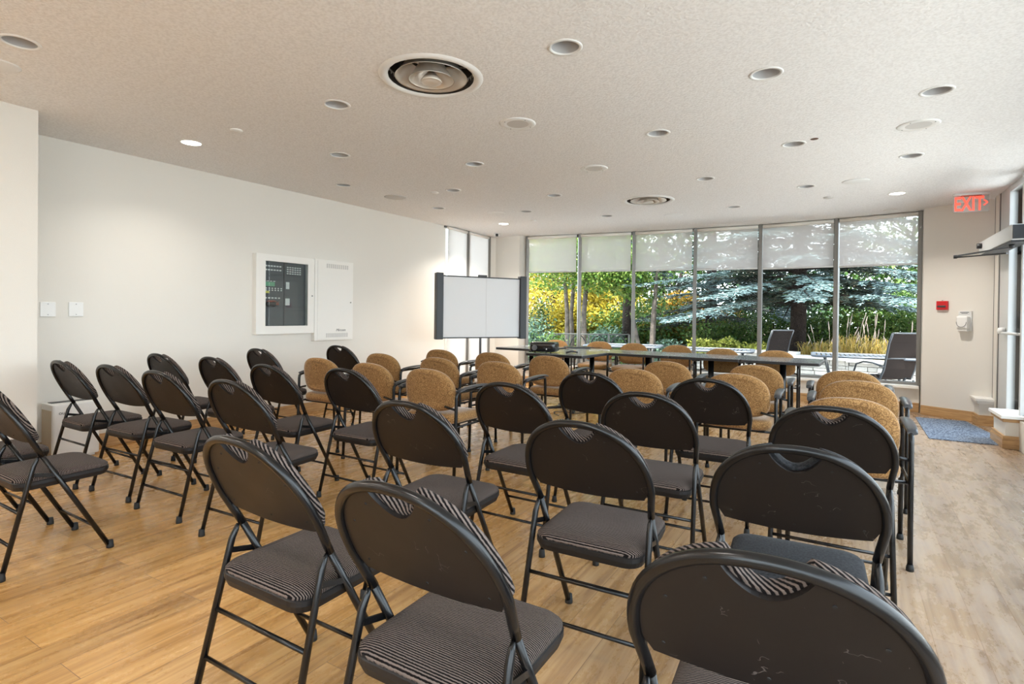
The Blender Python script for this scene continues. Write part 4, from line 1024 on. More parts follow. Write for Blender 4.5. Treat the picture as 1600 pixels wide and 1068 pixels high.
# ================================================================ CEILING FIXTURES
def downlight(lit=False):
    t = thing('downlight', (0, 0, 0), 0, 'x', 'ceiling light')
    MB().lathe([(0.070, 0.002), (0.072, -0.004), (0.086, -0.004), (0.089, 0.0), (0.089, 0.0005)], 32).build('trim_ring', 'white_plastic', t)
    if lit:
        MB().disc(0.0715, -0.001, 32).build('lamp', 'lamp_glow', t)
    else:
        m_ = MB().lathe([(0.0715, 0.0), (0.066, 0.02), (0.058, 0.05), (0.05, 0.07)], 32).build('reflector', 'can_grey', t)
        MB().lathe([(0.05, 0.07), (0.04, 0.055), (0.02, 0.048), (0.0, 0.046)], 24).build('bulb', 'can_grey', t)
    return t
DL_LAB = ['downlight near the top left corner of the photo', 'downlight left of and below the large round air diffuser', 'downlight above the alarm panel side, second of three in a line going away',
 'small downlight above the left wall, farthest of three in a line', 'downlight between the large diffuser and the far window corner', 'downlight directly beyond the one below the big diffuser, near a tiny sprinkler cap',
 'small downlight close to the left wall ceiling edge near the blinds', 'largest downlight at the top centre, right of the big diffuser', 'downlight at the upper right with a bright trim ring', 'downlight near the right edge, upper of the right hand pair',
 'downlight in mid ceiling, above the small far diffuser', 'downlight right beside the small brown hole in the ceiling', 'downlight on the right, just below the round speaker', 'downlight right of the small far diffuser, slightly nearer',
 'downlight just left of the blank white cover plate', 'downlight just left of the small far diffuser', 'tiny downlight over the left window bays', 'tiny downlight over the right window bays', 'tiny downlight just before the middle window blinds']
dl = downlight(); used_dl = False
for (p, lab) in zip(CEIL_DOWN, DL_LAB):
    c = ceil_pt(*p); lab = 'unlit recessed ' + lab
    if not used_dl: dl.location = (c.x, c.y, HCEIL); dl['label'] = lab; dl['group'] = 'unlit recessed downlights'; used_dl = True
    else: copy_thing(dl, (c.x, c.y, HCEIL), 0, lab, 'unlit recessed downlights')
dl = downlight(True); used_dl = False
for (p, lab) in zip(CEIL_LIT, ['lit recessed downlight above the left wall', 'lit recessed downlight near the far corner by the whiteboard', 'lit recessed downlight on the right, left of the EXIT sign']):
    c = ceil_pt(*p)
    if not used_dl: dl.location = (c.x, c.y, HCEIL); dl['label'] = lab; dl['group'] = 'lit recessed downlights'; used_dl = True
    else: copy_thing(dl, (c.x, c.y, HCEIL), 0, lab, 'lit recessed downlights')
    ld = bpy.data.lights.new('downlight_light', 'AREA'); lo = bpy.data.objects.new('downlight_light', ld); C.objects.link(lo)
    lo.location = (c.x, c.y, HCEIL - 0.012); ld.shape = 'DISK'; ld.size = 0.13; ld.energy = 5 if p[0] < 500 else (32 if p[0] < 1000 else 16); ld.color = (1.0, 0.93, 0.84); ld.spread = radians(130)
def speaker():
    t = thing('ceiling_speaker', (0, 0, 0), 0, 'x', 'speaker')
    MB().lathe([(0.076, -0.004), (0.09, -0.008), (0.118, -0.007), (0.127, -0.002), (0.127, 0.0)], 36).build('rim', 'white_plastic', t)
    MB().disc(0.078, -0.0045, 32).build('grille', 'grille_grey', t)
    m_ = MB()
    for k in range(4): m_.tube([(0.104 * cos(k * pi / 2 + .5), 0.104 * sin(k * pi / 2 + .5), -0.006), (0.104 * cos(k * pi / 2 + .5), 0.104 * sin(k * pi / 2 + .5), -0.0095)], 0.004, 6)
    m_.build('screw', 'grey_plastic', t)
    return t
sp_ = speaker(); u_ = False
for p, lab in (((1435, 195), 'white round ceiling speaker on the right'), ((809, 193), 'white round ceiling speaker right of the big diffuser'), ((928, 263), 'white round ceiling speaker nearer than the small far diffuser')):
    c = ceil_pt(*p)
    if not u_: sp_.location = (c.x, c.y, HCEIL); sp_['label'] = lab; sp_['group'] = 'ceiling speakers'; u_ = True
    else: copy_thing(sp_, (c.x, c.y, HCEIL), 0, lab, 'ceiling speakers')
def plate(p, r, lab, name='cover_plate', cat='ceiling cover', mat='white_plastic', th=0.006):
    c = ceil_pt(*p); o = MB().lathe([(0, -th), (r * 0.9, -th), (r, -th * .3), (r, 0)], 32).build(name, mat); o.location = (c.x, c.y, HCEIL)
    return tag(o, lab, cat)
plate((-3, 101), 0.10, 'white ceiling cover plate cut off by the left edge of the photo')
plate((618, 308), 0.13, 'beige round ceiling cover above the left wall, before the blinds', mat='grille_grey')
plate((776, 333), 0.12, 'flat white ceiling cover next to the lit far downlight')
plate((1337, 283), 0.12, 'blank white round cover plate left of the lit downlight near EXIT')
plate((1052, 336), 0.12, 'flat white cover just behind the small far diffuser')
plate((1392, 328), 0.08, 'flat white cover near the top of the rightmost blind')
plate((369, 203), 0.045, 'small flat sprinkler cap right of the lit left downlight', 'sprinkler_cap', 'sprinkler', th=0.01)
plate((679, 300.5), 0.045, 'small flat sprinkler cap beyond the beige ceiling cover', 'sprinkler_cap', 'sprinkler', th=0.01)
plate((834, 344), 0.045, 'tiny flat sprinkler cap above the leftmost window bay', 'sprinkler_cap', 'sprinkler', th=0.012)
plate((1294, 308), 0.05, 'small dark edged sprinkler cap on the right part of the ceiling', 'sprinkler_cap', 'sprinkler', 'grille_grey', th=0.012)
plate((1272.5, 217), 0.028, 'small brown hole in the ceiling beside a downlight', 'ceiling_hole', 'hole', 'brown_hole', th=0.002)
c = ceil_pt(775, 366)
t = thing('dome_camera', (c.x + 0.02, c.y - 0.12, HCEIL), 0, 'small white security camera with a dark lens in the far ceiling corner', 'camera')
MB().lathe([(0.05, 0), (0.05, -0.02), (0.04, -0.045), (0.0, -0.06)], 20).build('body', 'white_plastic', t)
MB().lathe([(0, -0.02), (0.022, -0.02), (0.022, 0.02), (0, 0.02)], 14, (0, -0.04, -0.035)).build('lens', 'board_black', t)
def diffuser():
    t = thing('air_diffuser', (0, 0, 0), 0, 'x', 'air diffuser')
    MB().lathe([(0.243, 0.06), (0.246, 0.0), (0.262, -0.012), (0.285, -0.010), (0.298, 0.0)], 48).build('outer_ring', 'white_plastic', t)
    MB().lathe([(0.128, 0.095), (0.160, 0.055), (0.198, 0.004), (0.207, -0.006), (0.200, -0.001), (0.156, 0.055), (0.124, 0.095)], 48).build('cone', 'diffuser_metal', t)
    MB().lathe([(0.072, 0.075), (0.095, 0.035), (0.122, -0.012), (0.131, -0.020), (0.125, -0.015), (0.091, 0.035), (0.068, 0.075)], 48).build('cone', 'diffuser_metal', t)
    MB().lathe([(0.0, -0.024), (0.04, -0.027), (0.056, -0.030), (0.062, -0.025), (0.045, 0.0), (0.02, 0.03), (0.0, 0.035)], 40).build('centre_cone', 'diffuser_metal', t)
    MB().lathe([(0.244, 0.0), (0.244, 0.16), (0.16, 0.165), (0.0, 0.165)], 40).build('duct', 'duct_dark', t)
    m_ = MB()
    for k in range(4): a = k * pi / 2 + .4; m_.bar((0.03 * cos(a), 0.03 * sin(a), 0.06), (0.24 * cos(a), 0.24 * sin(a), 0.10), 0.02, 0.003)
    m_.build('bracket', 'diffuser_metal', t)
    return t
df_ = diffuser()
for i, (p, lab) in enumerate(zip(CEIL_DIFF, ['large round air diffuser with nested cones, nearest on the ceiling', 'small looking round air diffuser farther off, near the middle window bays'])):
    c = ceil_pt(*p)
    if i == 0: df_.location = (c.x, c.y, HCEIL); df_['label'] = lab; df_['group'] = 'round air diffusers'
    else: copy_thing(df_, (c.x, c.y, HCEIL), 0, lab, 'round air diffusers')

# ================================================================ OUTSIDE
GZ = -0.15
struct(MB().box((6, 18.5, GZ - 0.26), (70, 31, 0.5)), 'floor_patio', 'patio_paving')
struct(MB().box((6, -11, GZ - 0.26), (70, 28, 0.5)), 'floor_dim_ground', 'dim_ground')  # unseen ground, added in darker grey to cut light bounced into the room
def leaves(mb, rnd, c, rad, n, size, droop=0.0, hollow=0.35):
    # n small folded leaves scattered through an ellipsoid blob
    for _ in range(n):
        while True:
            v = Vector((rnd.uniform(-1, 1), rnd.uniform(-1, 1), rnd.uniform(-1, 1)))
            if hollow < v.length < 1: break
        p = Vector(c) + Vector((v.x * rad[0], v.y * rad[1], v.z * rad[2]))
        q = Matrix.Rotation(rnd.uniform(0, 6.28), 3, 'Z') @ Matrix.Rotation(rnd.gauss(0, 0.7) + droop, 3, 'X')
        s_ = size * rnd.uniform(0.6, 1.3); w_ = s_ * 0.36
        a, b, c_, d_ = Vector((0, 0, 0)), Vector((w_, s_ * .45, s_ * .10)), Vector((0, s_, 0)), Vector((-w_, s_ * .45, s_ * .10))
        mb.add([p + q @ a, p + q @ b, p + q @ c_, p + q @ d_], [(0, 1, 2), (0, 2, 3)])
def trunk(pts, r):
    return MB().tube([Vector(p) for p in pts], r, 10)
def branchy(mb, rnd, base, h, lean, r0, n_b, spread, z0=0.45):
    top = Vector(base) + Vector((lean[0], lean[1], h)); pts = []
    for k in range(8):
        u = k / 7; p = Vector(base).lerp(top, u) + Vector((rnd.gauss(0, .03), rnd.gauss(0, .03), 0)) * (1 if 0 < k else 0); pts.append(p)
    mb.tube(pts, [r0 * (1 - 0.65 * k / 7) for k in range(8)], 9)
    for k in range(n_b):
        u = z0 + (1 - z0) * rnd.random(); p = Vector(base).lerp(top, u); a = rnd.uniform(0, 6.28); l = spread * rnd.uniform(.5, 1)
        e = p + Vector((cos(a) * l, sin(a) * l, l * rnd.uniform(.3, .9))); mdl = p.lerp(e, .5) + Vector((0, 0, l * .06))
        mb.tube([p, mdl, e], [r0 * .35, r0 * .22, r0 * .08], 6)
def tree(label, base, h, lean, r0, blobs, leaf, size, seed, dens, bark='bark_grey', nb=10, spread=1.4, stems=1, z0=.45, group='garden trees beyond the window wall', name='deciduous_tree'):
    rnd = random.Random(seed)
    t = thing(name, base, 0, label, 'tree', group)
    tb = MB()
    for k in range(stems):
        a = 2.4 * k + seed; off = Vector((cos(a), sin(a), 0)) * (0.10 if stems > 1 else 0)
        branchy(tb, rnd, off, h * rnd.uniform(.9, 1), (lean[0] + off.x * 5, lean[1] + off.y * 5), r0, nb, spread, z0)
    tb.build('trunk', bark, t)
    lb = MB()
    for (c, rad, n) in blobs: leaves(lb, rnd, c, rad, int(n * dens), size)
    o = lb.build('foliage', leaf, t); o['kind'] = 'stuff'
    return t
def P3(px, Y, z=GZ): return (at_y(px, 500, Y).x, Y, z)
BED = 0.30
# thin two-stemmed green tree left of centre, tall green canopy
def rel(base, px, py, Y):
    q = at_y(px, py, Y); return (q.x - base[0], q.y - base[1], q.z - base[2])
b = P3(890, 13.5)
tree('slender forked tree with green leaves seen through the leftmost window bay', b, 5.2, (-0.25, 0.1), 0.062,
     [(rel(b, 870, 425, 13.2), (0.95, .8, .5), 1700), (rel(b, 900, 400, 13.4), (1.2, 1, .7), 2000), (rel(b, 850, 385, 13.6), (0.9, .8, .6), 700), (rel(b, 900, 350, 13.8), (1.6, 1.2, .9), 900)], 'leaf_green', 0.085, 11, 1.0, nb=12, spread=1.0, stems=2, z0=.4)
b = P3(912, 13.0)
tree('pale trunked tree with bright green canopy seen in the second window bay', b, 5.0, (0.1, 0.2), 0.075,
     [(rel(b, 930, 430, 12.8), (0.65, .8, .45), 1500), (rel(b, 960, 425, 12.6), (0.8, .8, .6), 2200), (rel(b, 940, 385, 12.8), (1.1, 1, .5), 1600), (rel(b, 985, 440, 12.8), (0.5, .6, .45), 1100), (rel(b, 960, 350, 13.2), (1.6, 1.2, .8), 800)], 'leaf_green', 0.085, 12, 1.0, nb=10, spread=1.1)
b = P3(1012, 12.6)
tree('thin multi stemmed tree with sparse leaves in the third window bay', b, 5.0, (-0.1, 0.2), 0.055,
     [(rel(b, 1020, 420, 12.6), (0.7, .7, .5), 600), (rel(b, 1010, 470, 12.8), (0.6, .5, .5), 350), (rel(b, 1040, 380, 12.8), (1.3, 1.0, .7), 600)], 'leaf_mid', 0.08, 13, 1.0, nb=12, spread=.9, stems=3)
# yellow autumn trees
for i, (px, Y, lab, mat, blobs) in enumerate([
    (862, 19, 'yellow autumn tree far behind the leftmost window bay', 'leaf_yellow', [(850, 470, 1.7), (875, 500, 1.5), (895, 450, 1.5), (860, 515, 1.3), (905, 500, 1.3), (838, 430, 1.3)]),
    (938, 20, 'golden autumn tree far behind the second window bay', 'leaf_yellow', [(930, 500, 1.5), (960, 480, 1.6), (945, 525, 1.3), (990, 520, 1.3), (920, 470, 1.2), (965, 450, 1.2)]),
    (1055, 19, 'orange and yellow autumn shrub tree behind the fourth window bay', 'leaf_orange', [(1050, 510, 1.3), (1080, 500, 1.3), (1105, 512, 1.2), (1030, 525, 1.1), (1065, 475, 1.0), (1130, 500, 1.1), (1060, 530, 1.1)]),
    (800, 22, 'distant yellow green tree half hidden by the beige pillar', 'leaf_orange', [(790, 450, 2.2), (815, 400, 2.2), (830, 480, 2), (850, 380, 2.4), (900, 370, 2.2)])]):
    b = P3(px, Y)
    tree(lab, b, 4.2, (0.2, 0), 0.10, [(rel(b, x, y, Y + (k % 3 - 1) * .6), (r * .8, r * .7, r * .42), 1500) for k, (x, y, r) in enumerate(blobs)], mat, 0.13, 30 + i, 1.0, bark='bark_dark', nb=12, spread=1.3)
for i, (px, Y, mat, lab, blobs) in enumerate([
    (880, 26, 'leaf_yellow', 'farthest yellow tree closing the view behind the first two bays', [(835, 480, 3.0), (875, 450, 3.0), (905, 500, 2.6), (850, 515, 2.4), (880, 400, 3.0), (930, 440, 2.8)]),
    (970, 25, 'leaf_orange', 'farthest orange green tree closing the view behind the second and third bays', [(945, 500, 2.8), (985, 470, 2.8), (1010, 505, 2.6), (960, 430, 2.8), (1040, 500, 2.6), (1000, 420, 2.8)]),
    (1030, 22, 'leaf_mid', 'tall green tree closing the view far behind the third bay', [(1010, 470, 2.4), (1050, 440, 2.4), (990, 420, 2.2), (1030, 400, 2.6), (1075, 390, 2.4), (1000, 370, 2.4)]),
    (1150, 22, 'leaf_dark', 'tall dark tree closing the view far behind the fourth bay', [(1120, 460, 2.4), (1160, 430, 2.4), (1190, 470, 2.2), (1140, 390, 2.6), (1200, 400, 2.6), (1110, 420, 2.4)]),
    (1290, 21, 'leaf_dark', 'tall dark tree closing the view far behind the fifth bay', [(1250, 460, 2.4), (1290, 430, 2.6), (1330, 465, 2.4), (1260, 390, 2.6), (1320, 400, 2.6), (1225, 430, 2.2)]),
    (1420, 20, 'leaf_mid', 'tall green tree closing the view far behind the last bay', [(1370, 455, 2.4), (1410, 430, 2.6), (1450, 465, 2.4), (1380, 390, 2.6), (1430, 395, 2.6), (1480, 430, 2.6)])]):
    b = P3(px, Y)
    tree(lab, b, 5.5, (0.2, 0), 0.14, [(rel(b, x, y, Y + (k % 3 - 1) * .7), (r * .8, r * .6, r * .5), 900) for k, (x, y, r) in enumerate(blobs)], mat, 0.17, 50 + i, 1.0, bark='bark_dark', nb=12, spread=1.5)
# clipped / dense shrubs and small conifers
def shrub(label, px, pytop, pybot, Y, w_, mat, seed, n=900, size=0.07, name='shrub', z_base=None):
    top = at_y(px, pytop, Y); bot = at_y(px, pybot, Y); zb = bot.z if z_base is None else z_base
    t = thing(name, (top.x, Y, zb), 0, label, 'shrub', 'shrubs beyond the window wall')
    rnd = random.Random(seed); h = top.z - zb; st = MB()
    for k in range(5):
        a = k * 1.3; st.tube([(0.03 * cos(a), 0.03 * sin(a), 0), (w_ * .3 * cos(a), w_ * .3 * sin(a), h * .7)], [0.02, 0.008], 6)
    st.build('stem', 'bark_dark', t)
    m_ = MB(); 
    for k in range(5):
        leaves(m_, rnd, (rnd.uniform(-.4, .4) * w_, rnd.uniform(-.3, .3) * w_, h * rnd.uniform(.38, .62)), (w_ * .62, w_ * .5, h * .42), n // 5, size)
    o = m_.build('foliage', mat, t); o['kind'] = 'stuff'
    return t
SH = [
 ('dark evergreen column just right of the left window frame', 843, 455, 535, 12.5, 0.42, 'leaf_dark', 1500, 0.06),
 ('silvery green weeping shrub at the left window frame', 830, 490, 545, 11.3, 0.40, 'leaf_silver', 1300, 0.07),
 ('low green bush below the dark evergreen column', 848, 520, 556, 11.0, 0.55, 'leaf_mid', 1200, 0.06),
 ('dark distant bush closing the view behind the first bay', 880, 520, 560, 16.5, 1.6, 'leaf_mid', 1500, 0.11),
 ('round green bush behind the railing in the second bay', 945, 508, 552, 15.0, 0.9, 'leaf_silver', 1700, 0.08),
 ('low clipped green bush right of the railing', 985, 527, 556, 13.2, 0.7, 'leaf_mid', 1200, 0.07),
 ('grey green bush below the bare stems in the third bay', 1045, 525, 556, 13.0, 0.85, 'leaf_silver', 1500, 0.07),
 ('lime green low plant left in the fourth bay', 1100, 528, 552, 12.4, 0.40, 'leaf_lime', 900, 0.07),
 ('lime green low plant in the middle of the fourth bay', 1135, 527, 552, 12.2, 0.40, 'leaf_lime', 900, 0.07),
 ('yellow green low plant beside the fourth mullion', 1175, 535, 556, 11.9, 0.50, 'leaf_lime', 1000, 0.07),
 ('green bush behind the lime plants', 1120, 495, 548, 14.2, 1.1, 'leaf_mid', 2200, 0.08),
 ('dark green bush behind the fourth mullion', 1165, 480, 548, 15.0, 1.3, 'leaf_mid', 2200, 0.08),
 ('green bush left of the thick spruce trunk', 1215, 485, 552, 13.6, 0.9, 'leaf_mid', 2000, 0.075),
 ('leafy bush right of the thick spruce trunk', 1283, 487, 550, 13.0, 0.85, 'leaf_mid', 2200, 0.075),
 ('bright green bush behind the plumes in the last bay', 1345, 480, 548, 12.6, 0.75, 'leaf_green', 2300, 0.075),
 ('dark bush behind the plumes by the last mullion', 1320, 500, 548, 13.6, 0.95, 'leaf_dark', 1800, 0.08),
 ('green bush above the high backed patio chair', 1400, 478, 545, 12.6, 0.95, 'leaf_mid', 2300, 0.08),
 ('bush behind the edge of the cream pier', 1450, 470, 548, 12.2, 1.1, 'leaf_mid', 1800, 0.08),
 ('distant hedge piece behind the centre bays', 1010, 470, 560, 18.0, 2.4, 'leaf_mid', 4200, 0.12),
 ('distant hedge piece behind the right bays', 1250, 430, 560, 17.5, 3.0, 'leaf_dark', 6500, 0.13),
 ('distant hedge piece at the far right', 1400, 425, 560, 17.0, 3.0, 'leaf_mid', 6500, 0.13),
]
for i, (lab, px, yt, yb, Y, w_, mat, n, sz) in enumerate(SH):
    shrub(lab, px, yt, yb, Y, w_, mat, 60 + i, n, sz, z_base=(BED if (Y < 14.5 and px > 1070) else GZ))
# spruces
def spruce(label, base, h, R, z_low, seed, mat='spruce_blue', trunk_r=0.17, nb=70, dens=1.0, name='spruce_tree', shade=True):
    rnd = random.Random(seed); t = thing(name, base, 0, label, 'tree', 'garden trees beyond the window wall')
    MB().tube([(0, 0, 0), (0.02, 0, h * .3), (0, 0.02, h * .7), (0, 0, h)], [trunk_r, trunk_r * .85, trunk_r * .5, 0.03], 14).build('trunk', 'bark_dark', t)
    bb = MB(); fb = MB(); sb = MB()
    def spindle(mb, p, d, l, r):
        d = d.normalized(); u = d.cross(Vector((0, 0, 1))); u = u.normalized() if u.length > .01 else Vector((1, 0, 0)); v = d.cross(u)
        m_ = p + d * l * .45
        mb.add([p, m_ + u * r, m_ + v * r * .7, m_ - u * r, m_ - v * r * .7, p + d * l], [(0, 1, 2), (0, 2, 3), (0, 3, 4), (0, 4, 1), (5, 2, 1), (5, 3, 2), (5, 4, 3), (5, 1, 4)])
    for k in range(nb):
        u = (k + rnd.random()) / nb; z = z_low + (h - z_low) * u ** 1.15; l = R * (1 - u) ** 0.8 * rnd.uniform(.75, 1.08) + .25
        a = k * 2.39996 + rnd.uniform(-.3, .3); dr_ = Vector((cos(a), sin(a), 0)); pts = []
        rise = rnd.uniform(.02, .16)
        for j in range(9):
            q = j / 8; pts.append(Vector((0, 0, z)) + dr_ * l * q + Vector((0, 0, l * (rise * q - .30 * q * q + 0.12 * q ** 4))))
        bb.tube(pts, [0.03 * (1 - .8 * j / 8) for j in range(9)], 5)
        side = Vector((-dr_.y, dr_.x, 0)); nt = int(l * 15 * dens)
        for j in range(nt):
            q = .12 + .88 * (j + rnd.random()) / nt; f = q * 8; i0 = min(int(f), 7); p = pts[i0].lerp(pts[i0 + 1], f - i0)
            sgn = 1 if j % 2 else -1; tl_ = (0.62 * (1.08 - q) + .16) * rnd.uniform(.6, 1.1) * min(1, l / 2 + .3)
            d = dr_ * .75 + side * sgn * rnd.uniform(.6, 1.1) + Vector((0, 0, rnd.uniform(-.35, .05)))
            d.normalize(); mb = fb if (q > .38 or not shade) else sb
            ns = max(2, int(tl_ / .085))
            for s_ in range(ns):
                pp_ = p + d * tl_ * s_ / ns - Vector((0, 0, .10 * (s_ / ns) ** 2 * tl_))
                for w2 in (-1, 0, 1):
                    dd2 = d + d.cross(Vector((0, 0, 1))) * w2 * .8 + Vector((0, 0, rnd.uniform(-.25, .30)))
                    spindle(mb, pp_, dd2, rnd.uniform(.10, .17), rnd.uniform(.012, .02))
    bb.build('branch', 'bark_dark', t)['kind'] = 'stuff'
    o = fb.build('foliage', mat, t); o['kind'] = 'stuff'
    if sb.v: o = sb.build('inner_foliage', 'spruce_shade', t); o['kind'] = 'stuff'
    return t
b = P3(1247, 12.6, BED)
spruce('big blue spruce with a thick dark trunk in the right window bays', b, 8.5, 4.1, 1.15, 5, trunk_r=0.175, nb=125, dens=1.15)
b = P3(980, 15.2, GZ)
spruce('spruce with a straight dark brown trunk left of the second mullion', b, 9.0, 3.3, 2.3, 6, 'spruce_blue', trunk_r=0.15, nb=44, dens=.8)
b = (11.6, 10.8, BED)
spruce('blue spruce seen through the glass door at the right edge', b, 7.5, 2.8, 0.7, 8, nb=44, dens=.8)
b = P3(1110, 16.5, GZ)
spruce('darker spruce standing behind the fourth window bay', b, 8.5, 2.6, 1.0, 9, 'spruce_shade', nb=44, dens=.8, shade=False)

# stone wall around the planting bed, bed soil
WP = [V2(4.2, 12.6), V2(5.0, 11.7), V2(5.67, 11.0), V2(6.3, 10.3), V2(7.0, 9.5), V2(7.9, 8.4), V2(8.6, 7.0), V2(9.0, 5.0)]
t = thing('stone_wall', (WP[2].x, WP[2].y, GZ), 0, 'low grey stacked stone retaining wall with pale coping behind the patio table', 'stone wall')
O = V2(WP[2].x, WP[2].y); rnd = random.Random(4); sm_ = MB(); cm = MB(); bk = MB()
for i in range(len(WP) - 1):
    a, b = WP[i] - O, WP[i + 1] - O; d = (b - a); L_ = d.length; d.normalize(); ang = atan2(d.y, d.x); n = V2(-d.y, d.x)
    z = 0.0
    while z < 0.50:
        hh = rnd.uniform(.05, .11); x = 0.0
        while x < L_:
            l = rnd.uniform(.12, .38); l = min(l, L_ - x); c = a + d * (x + l / 2) + n * rnd.uniform(-.015, .015)
            if l > .02: sm_.box((c.x, c.y, z + hh / 2), (l - .008, .16 + rnd.uniform(-.01, .02), hh - .008), rot=ang)
            x += l
        z += hh
    c = (a + b) / 2; bk.box((c.x + n.x * .03, c.y + n.y * .03, .27), (L_, .10, .5), rot=ang)
    cm.box((c.x, c.y, z + .02), (L_ + .04, .30, .055), rot=ang)
sm_.build('stones', 'stone', t, 0.006)['kind'] = 'stuff'; cm.build('coping', 'coping', t, 0.006); bk.build('mortar', 'soil', t)
n_bed = [(p.x, p.y) for p in WP] + [(30, 5), (30, 40), (2, 40), (2.0, 14.8)]
struct(MB().prism(n_bed[::-1], GZ - 0.05, BED), 'floor_planting_bed', 'soil')
struct(MB().prism([(-25, 14.8), (1.99, 14.8), (1.99, 45), (-25, 45)], GZ - 0.05, GZ + 0.04), 'floor_garden_bed', 'soil')
# ornamental grasses
def grass(label, px, Y, h, seed, n=70, plumes=4):
    p = at_y(px, 500, Y); t = thing('ornamental_grass', (p.x, Y, BED), 0, label, 'grass', 'golden grasses along the stone wall'); rnd = random.Random(seed)
    m_ = MB()
    for k in range(n):
        a = rnd.uniform(0, 6.28); l = h * rnd.uniform(.25, .55); o_ = rnd.uniform(.1, .5) * l
        p0 = Vector((rnd.gauss(0, .06), rnd.gauss(0, .06), 0)); dv = Vector((cos(a), sin(a), 0)); sd = Vector((-sin(a), cos(a), 0)) * .006
        pts = [p0, p0 + dv * o_ * .4 + Vector((0, 0, l * .6)), p0 + dv * o_ + Vector((0, 0, l)), p0 + dv * o_ * 1.7 + Vector((0, 0, l * .85))]
        vs = []
        for j, q in enumerate(pts): vs += [q - sd * (1.2 - j * .35), q + sd * (1.2 - j * .35)]
        m_.add(vs, [(0, 1, 3, 2), (2, 3, 5, 4), (4, 5, 7, 6)])
    m_.build('blades', 'grass_blade', t)['kind'] = 'stuff'
    for k in range(plumes):
        a = rnd.uniform(0, 6.28); o_ = rnd.uniform(0, .22); hh = h * rnd.uniform(.55, 1.05); q0 = Vector((0.03 * cos(a), .03 * sin(a), 0)); q1 = Vector((o_ * cos(a), o_ * sin(a), hh * .72)); q2 = Vector((o_ * 1.3 * cos(a) + rnd.uniform(-.09, .09), o_ * 1.3 * sin(a), hh))
        pm = MB().tube([q0, q1], 0.003, 5).tube([q1, q1.lerp(q2, .3), q1.lerp(q2, .7), q2], [0.003, 0.011, 0.009, 0.002], 7)
        pm.build('plume', 'plume', t)
GR = [(1262, 11.5, .7, 1), (1282, 11.2, .75, 3), (1300, 11.0, .8, 2), (1322, 10.9, 1.05, 5), (1338, 10.7, .95, 4), (1356, 10.5, 1.05, 5), (1374, 10.4, .95, 4), (1392, 10.1, .9, 3), (1420, 9.9, .85, 3)]
GL = ['leftmost, by the spruce trunk', 'second from the left, right of the spruce trunk', 'just left of the fifth mullion', 'with tall plumes right of the fifth mullion', 'above the left end of the patio table', 'above the middle of the patio table', 'above the right half of the patio table', 'left of the high backed patio chair', 'behind the high backed patio chair']
for i, ((px, Y, h, pl_), gl) in enumerate(zip(GR, GL)):
    grass('golden ornamental grass on the raised bed, ' + gl, px, Y, h, 80 + i, 90, pl_)

# patio furniture
def sling_chair(t):
    f = MB()
    for s in (-1, 1):
        x = s * .27
        MB().tube([(x, .28, .42), (x, .05, .40), (x, -.20, .40), (x, -.27, .55), (x, -.36, .95), (x, -.42, 1.10)], .016, 8).build('side_rail', 'patio_metal', t)
        MB().tube([(x + s * .03, .30, 0), (x + s * .03, .28, .45), (x + s * .03, .22, .60), (x + s * .03, .08, .645), (x + s * .03, -.10, .64), (x + s * .03, -.29, .60)], .014, 8).build('arm', 'patio_metal', t)
        MB().tube([(x + s * .03, -.34, 0), (x + s * .03, -.22, .38)], .015, 8).build('leg', 'patio_metal', t)
        MB().tube([(x + s * .03, .28, .06), (x + s * .03, 0, .16), (x + s * .03, -.32, .06)], .010, 8).build('leg_brace', 'patio_metal', t)
    MB().rings([[(-.27, y, z), (.27, y, z), (.27, y - .0, z - .006), (-.27, y, z - .006)] for (y, z) in ((.28, .42), (.05, .40), (-.20, .40))], smooth=False).build('seat_sling', 'sling', t)
    MB().rings([[(-.26, y, z), (.26, y, z), (.26, y - .008, z), (-.26, y - .008, z)] for (y, z) in ((-.21, .42), (-.27, .56), (-.36, .95), (-.415, 1.09))], smooth=False).build('back_sling', 'sling', t)
    for (y, z) in ((-.42, 1.10), (.28, .42), (-.31, .72)): MB().tube([(-.27, y, z), (.27, y, z)], .013, 8).build('cross_bar', 'patio_metal', t)
    return t
p = at_y(1383, 500, 8.6); ch1 = sling_chair(thing('patio_chair', (p.x, p.y, GZ), -10, 'high backed brown sling patio chair close to the rightmost window', 'patio chair', 'sling patio chairs'))
p = at_y(1190, 500, 9.7); copy_thing(ch1, (p.x, p.y, GZ), -28, 'high backed dark sling patio chair beside the fourth mullion', 'sling patio chairs')
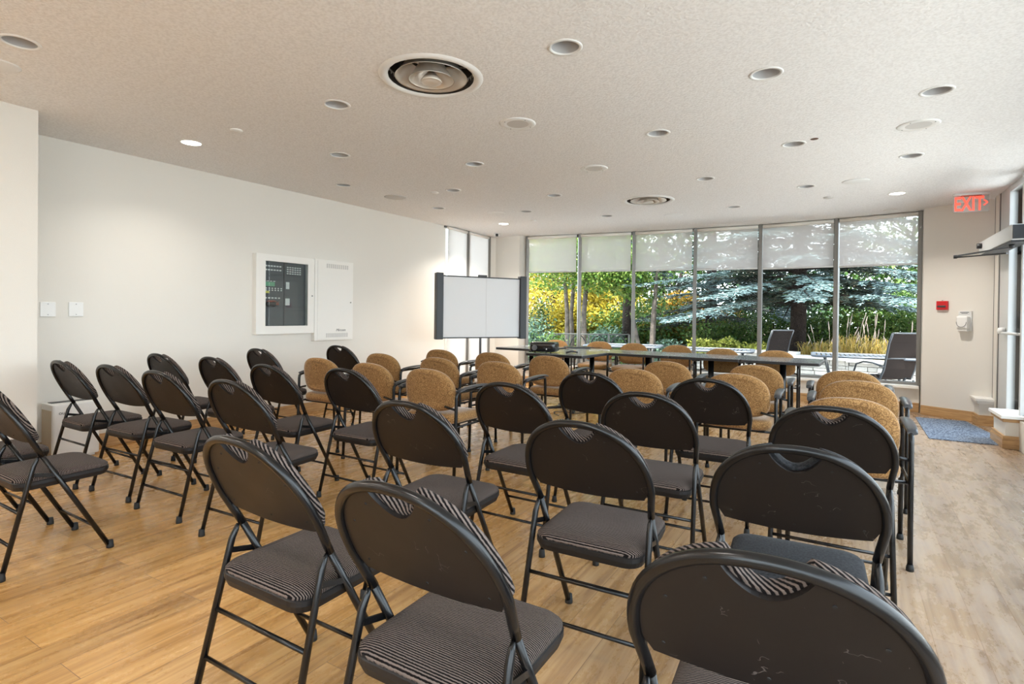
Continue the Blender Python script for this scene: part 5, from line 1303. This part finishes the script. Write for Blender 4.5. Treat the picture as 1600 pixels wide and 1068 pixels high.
def patio_table(t, L_=1.5, W_=.95, H_=.72):
    m_ = MB(); n = 22
    for k in range(n): m_.box((-L_ / 2 + (k + .5) * L_ / n, 0, H_ - .012), (L_ / n * .72, W_ - .06, .012))
    m_.build('slatted_top', 'table_slats', t, .002)['kind'] = 'stuff'
    MB().tube([(x, y, H_ - .014) for x, y in rrect(L_ / 2, W_ / 2, .10, 5)], .018, 8, closed=True).build('rim', 'table_slats', t)
    for sx in (-1, 1):
        for sy in (-1, 1):
            MB().tube([(sx * (L_ / 2 - .18), sy * (W_ / 2 - .14), H_ - .02), (sx * (L_ / 2 - .26), sy * (W_ / 2 - .2), H_ * .5), (sx * (L_ / 2 - .12), sy * (W_ / 2 - .12), 0)], .022, 8).build('leg', 'patio_metal', t)
    g = MB()
    for k in range(7): g.box((-.42 + k * .14, 0, H_ * .42), (.10, .45, .012))
    g.tube([(-.5, 0, H_ * .42), (.5, 0, H_ * .42)], .012, 6); g.build('lower_shelf', 'patio_metal', t)
    return t
p = at_y(1352, 500, 8.95); pt1 = patio_table(thing('patio_table', (p.x, p.y, GZ), 62, 'grey slatted patio table in front of the stone wall, through the rightmost window', 'patio table', 'slatted patio tables'))
pt1.rotation_euler = (0, 0, radians(-28))
p = at_y(1110, 500, 10.3); copy_thing(pt1, (p.x, p.y, GZ), 25, 'pale slatted patio table seen just above the indoor tables in the fourth bay', 'slatted patio tables')
p = at_y(975, 500, 11.4); copy_thing(pt1, (p.x, p.y, GZ), 20, 'farther slatted patio table seen behind the third tan chair', 'slatted patio tables')
# decorative railing
ra, rb = at_y(856, 521, 12.0), at_y(983, 523, 12.0)
t = thing('garden_railing', (ra.x, ra.y, GZ), 0, 'thin metal garden railing with arched bars behind the left window bays', 'railing')
L_ = rb.x - ra.x; H_ = ra.z - GZ
MB().tube([(0, 0, H_), (L_, 0, H_)], .013, 8).build('top_rail', 'railing', t)
MB().tube([(0, 0, .12), (L_, 0, .12)], .014, 8).build('bottom_rail', 'railing', t)
for k in range(5): MB().box((k * L_ / 4, 0, H_ / 2), (.035, .035, H_)).build('post', 'railing', t)
for k in range(4):
    cx = (k + .5) * L_ / 4; r_ = L_ / 8 * .9
    MB().tube([(cx + r_ * cos(a), 0, H_ - .42 + .40 * sin(a)) for a in [pi * j / 12 for j in range(13)]], .013, 6).build('arch_bar', 'metal_black', t)
# deck strip and neighbouring foliage beyond the glass door
shrub('golden green bush beyond the glass door', 1590, 430, 560, 10.6, 1.0, 'leaf_orange', 140, 1800, 0.08, z_base=BED)
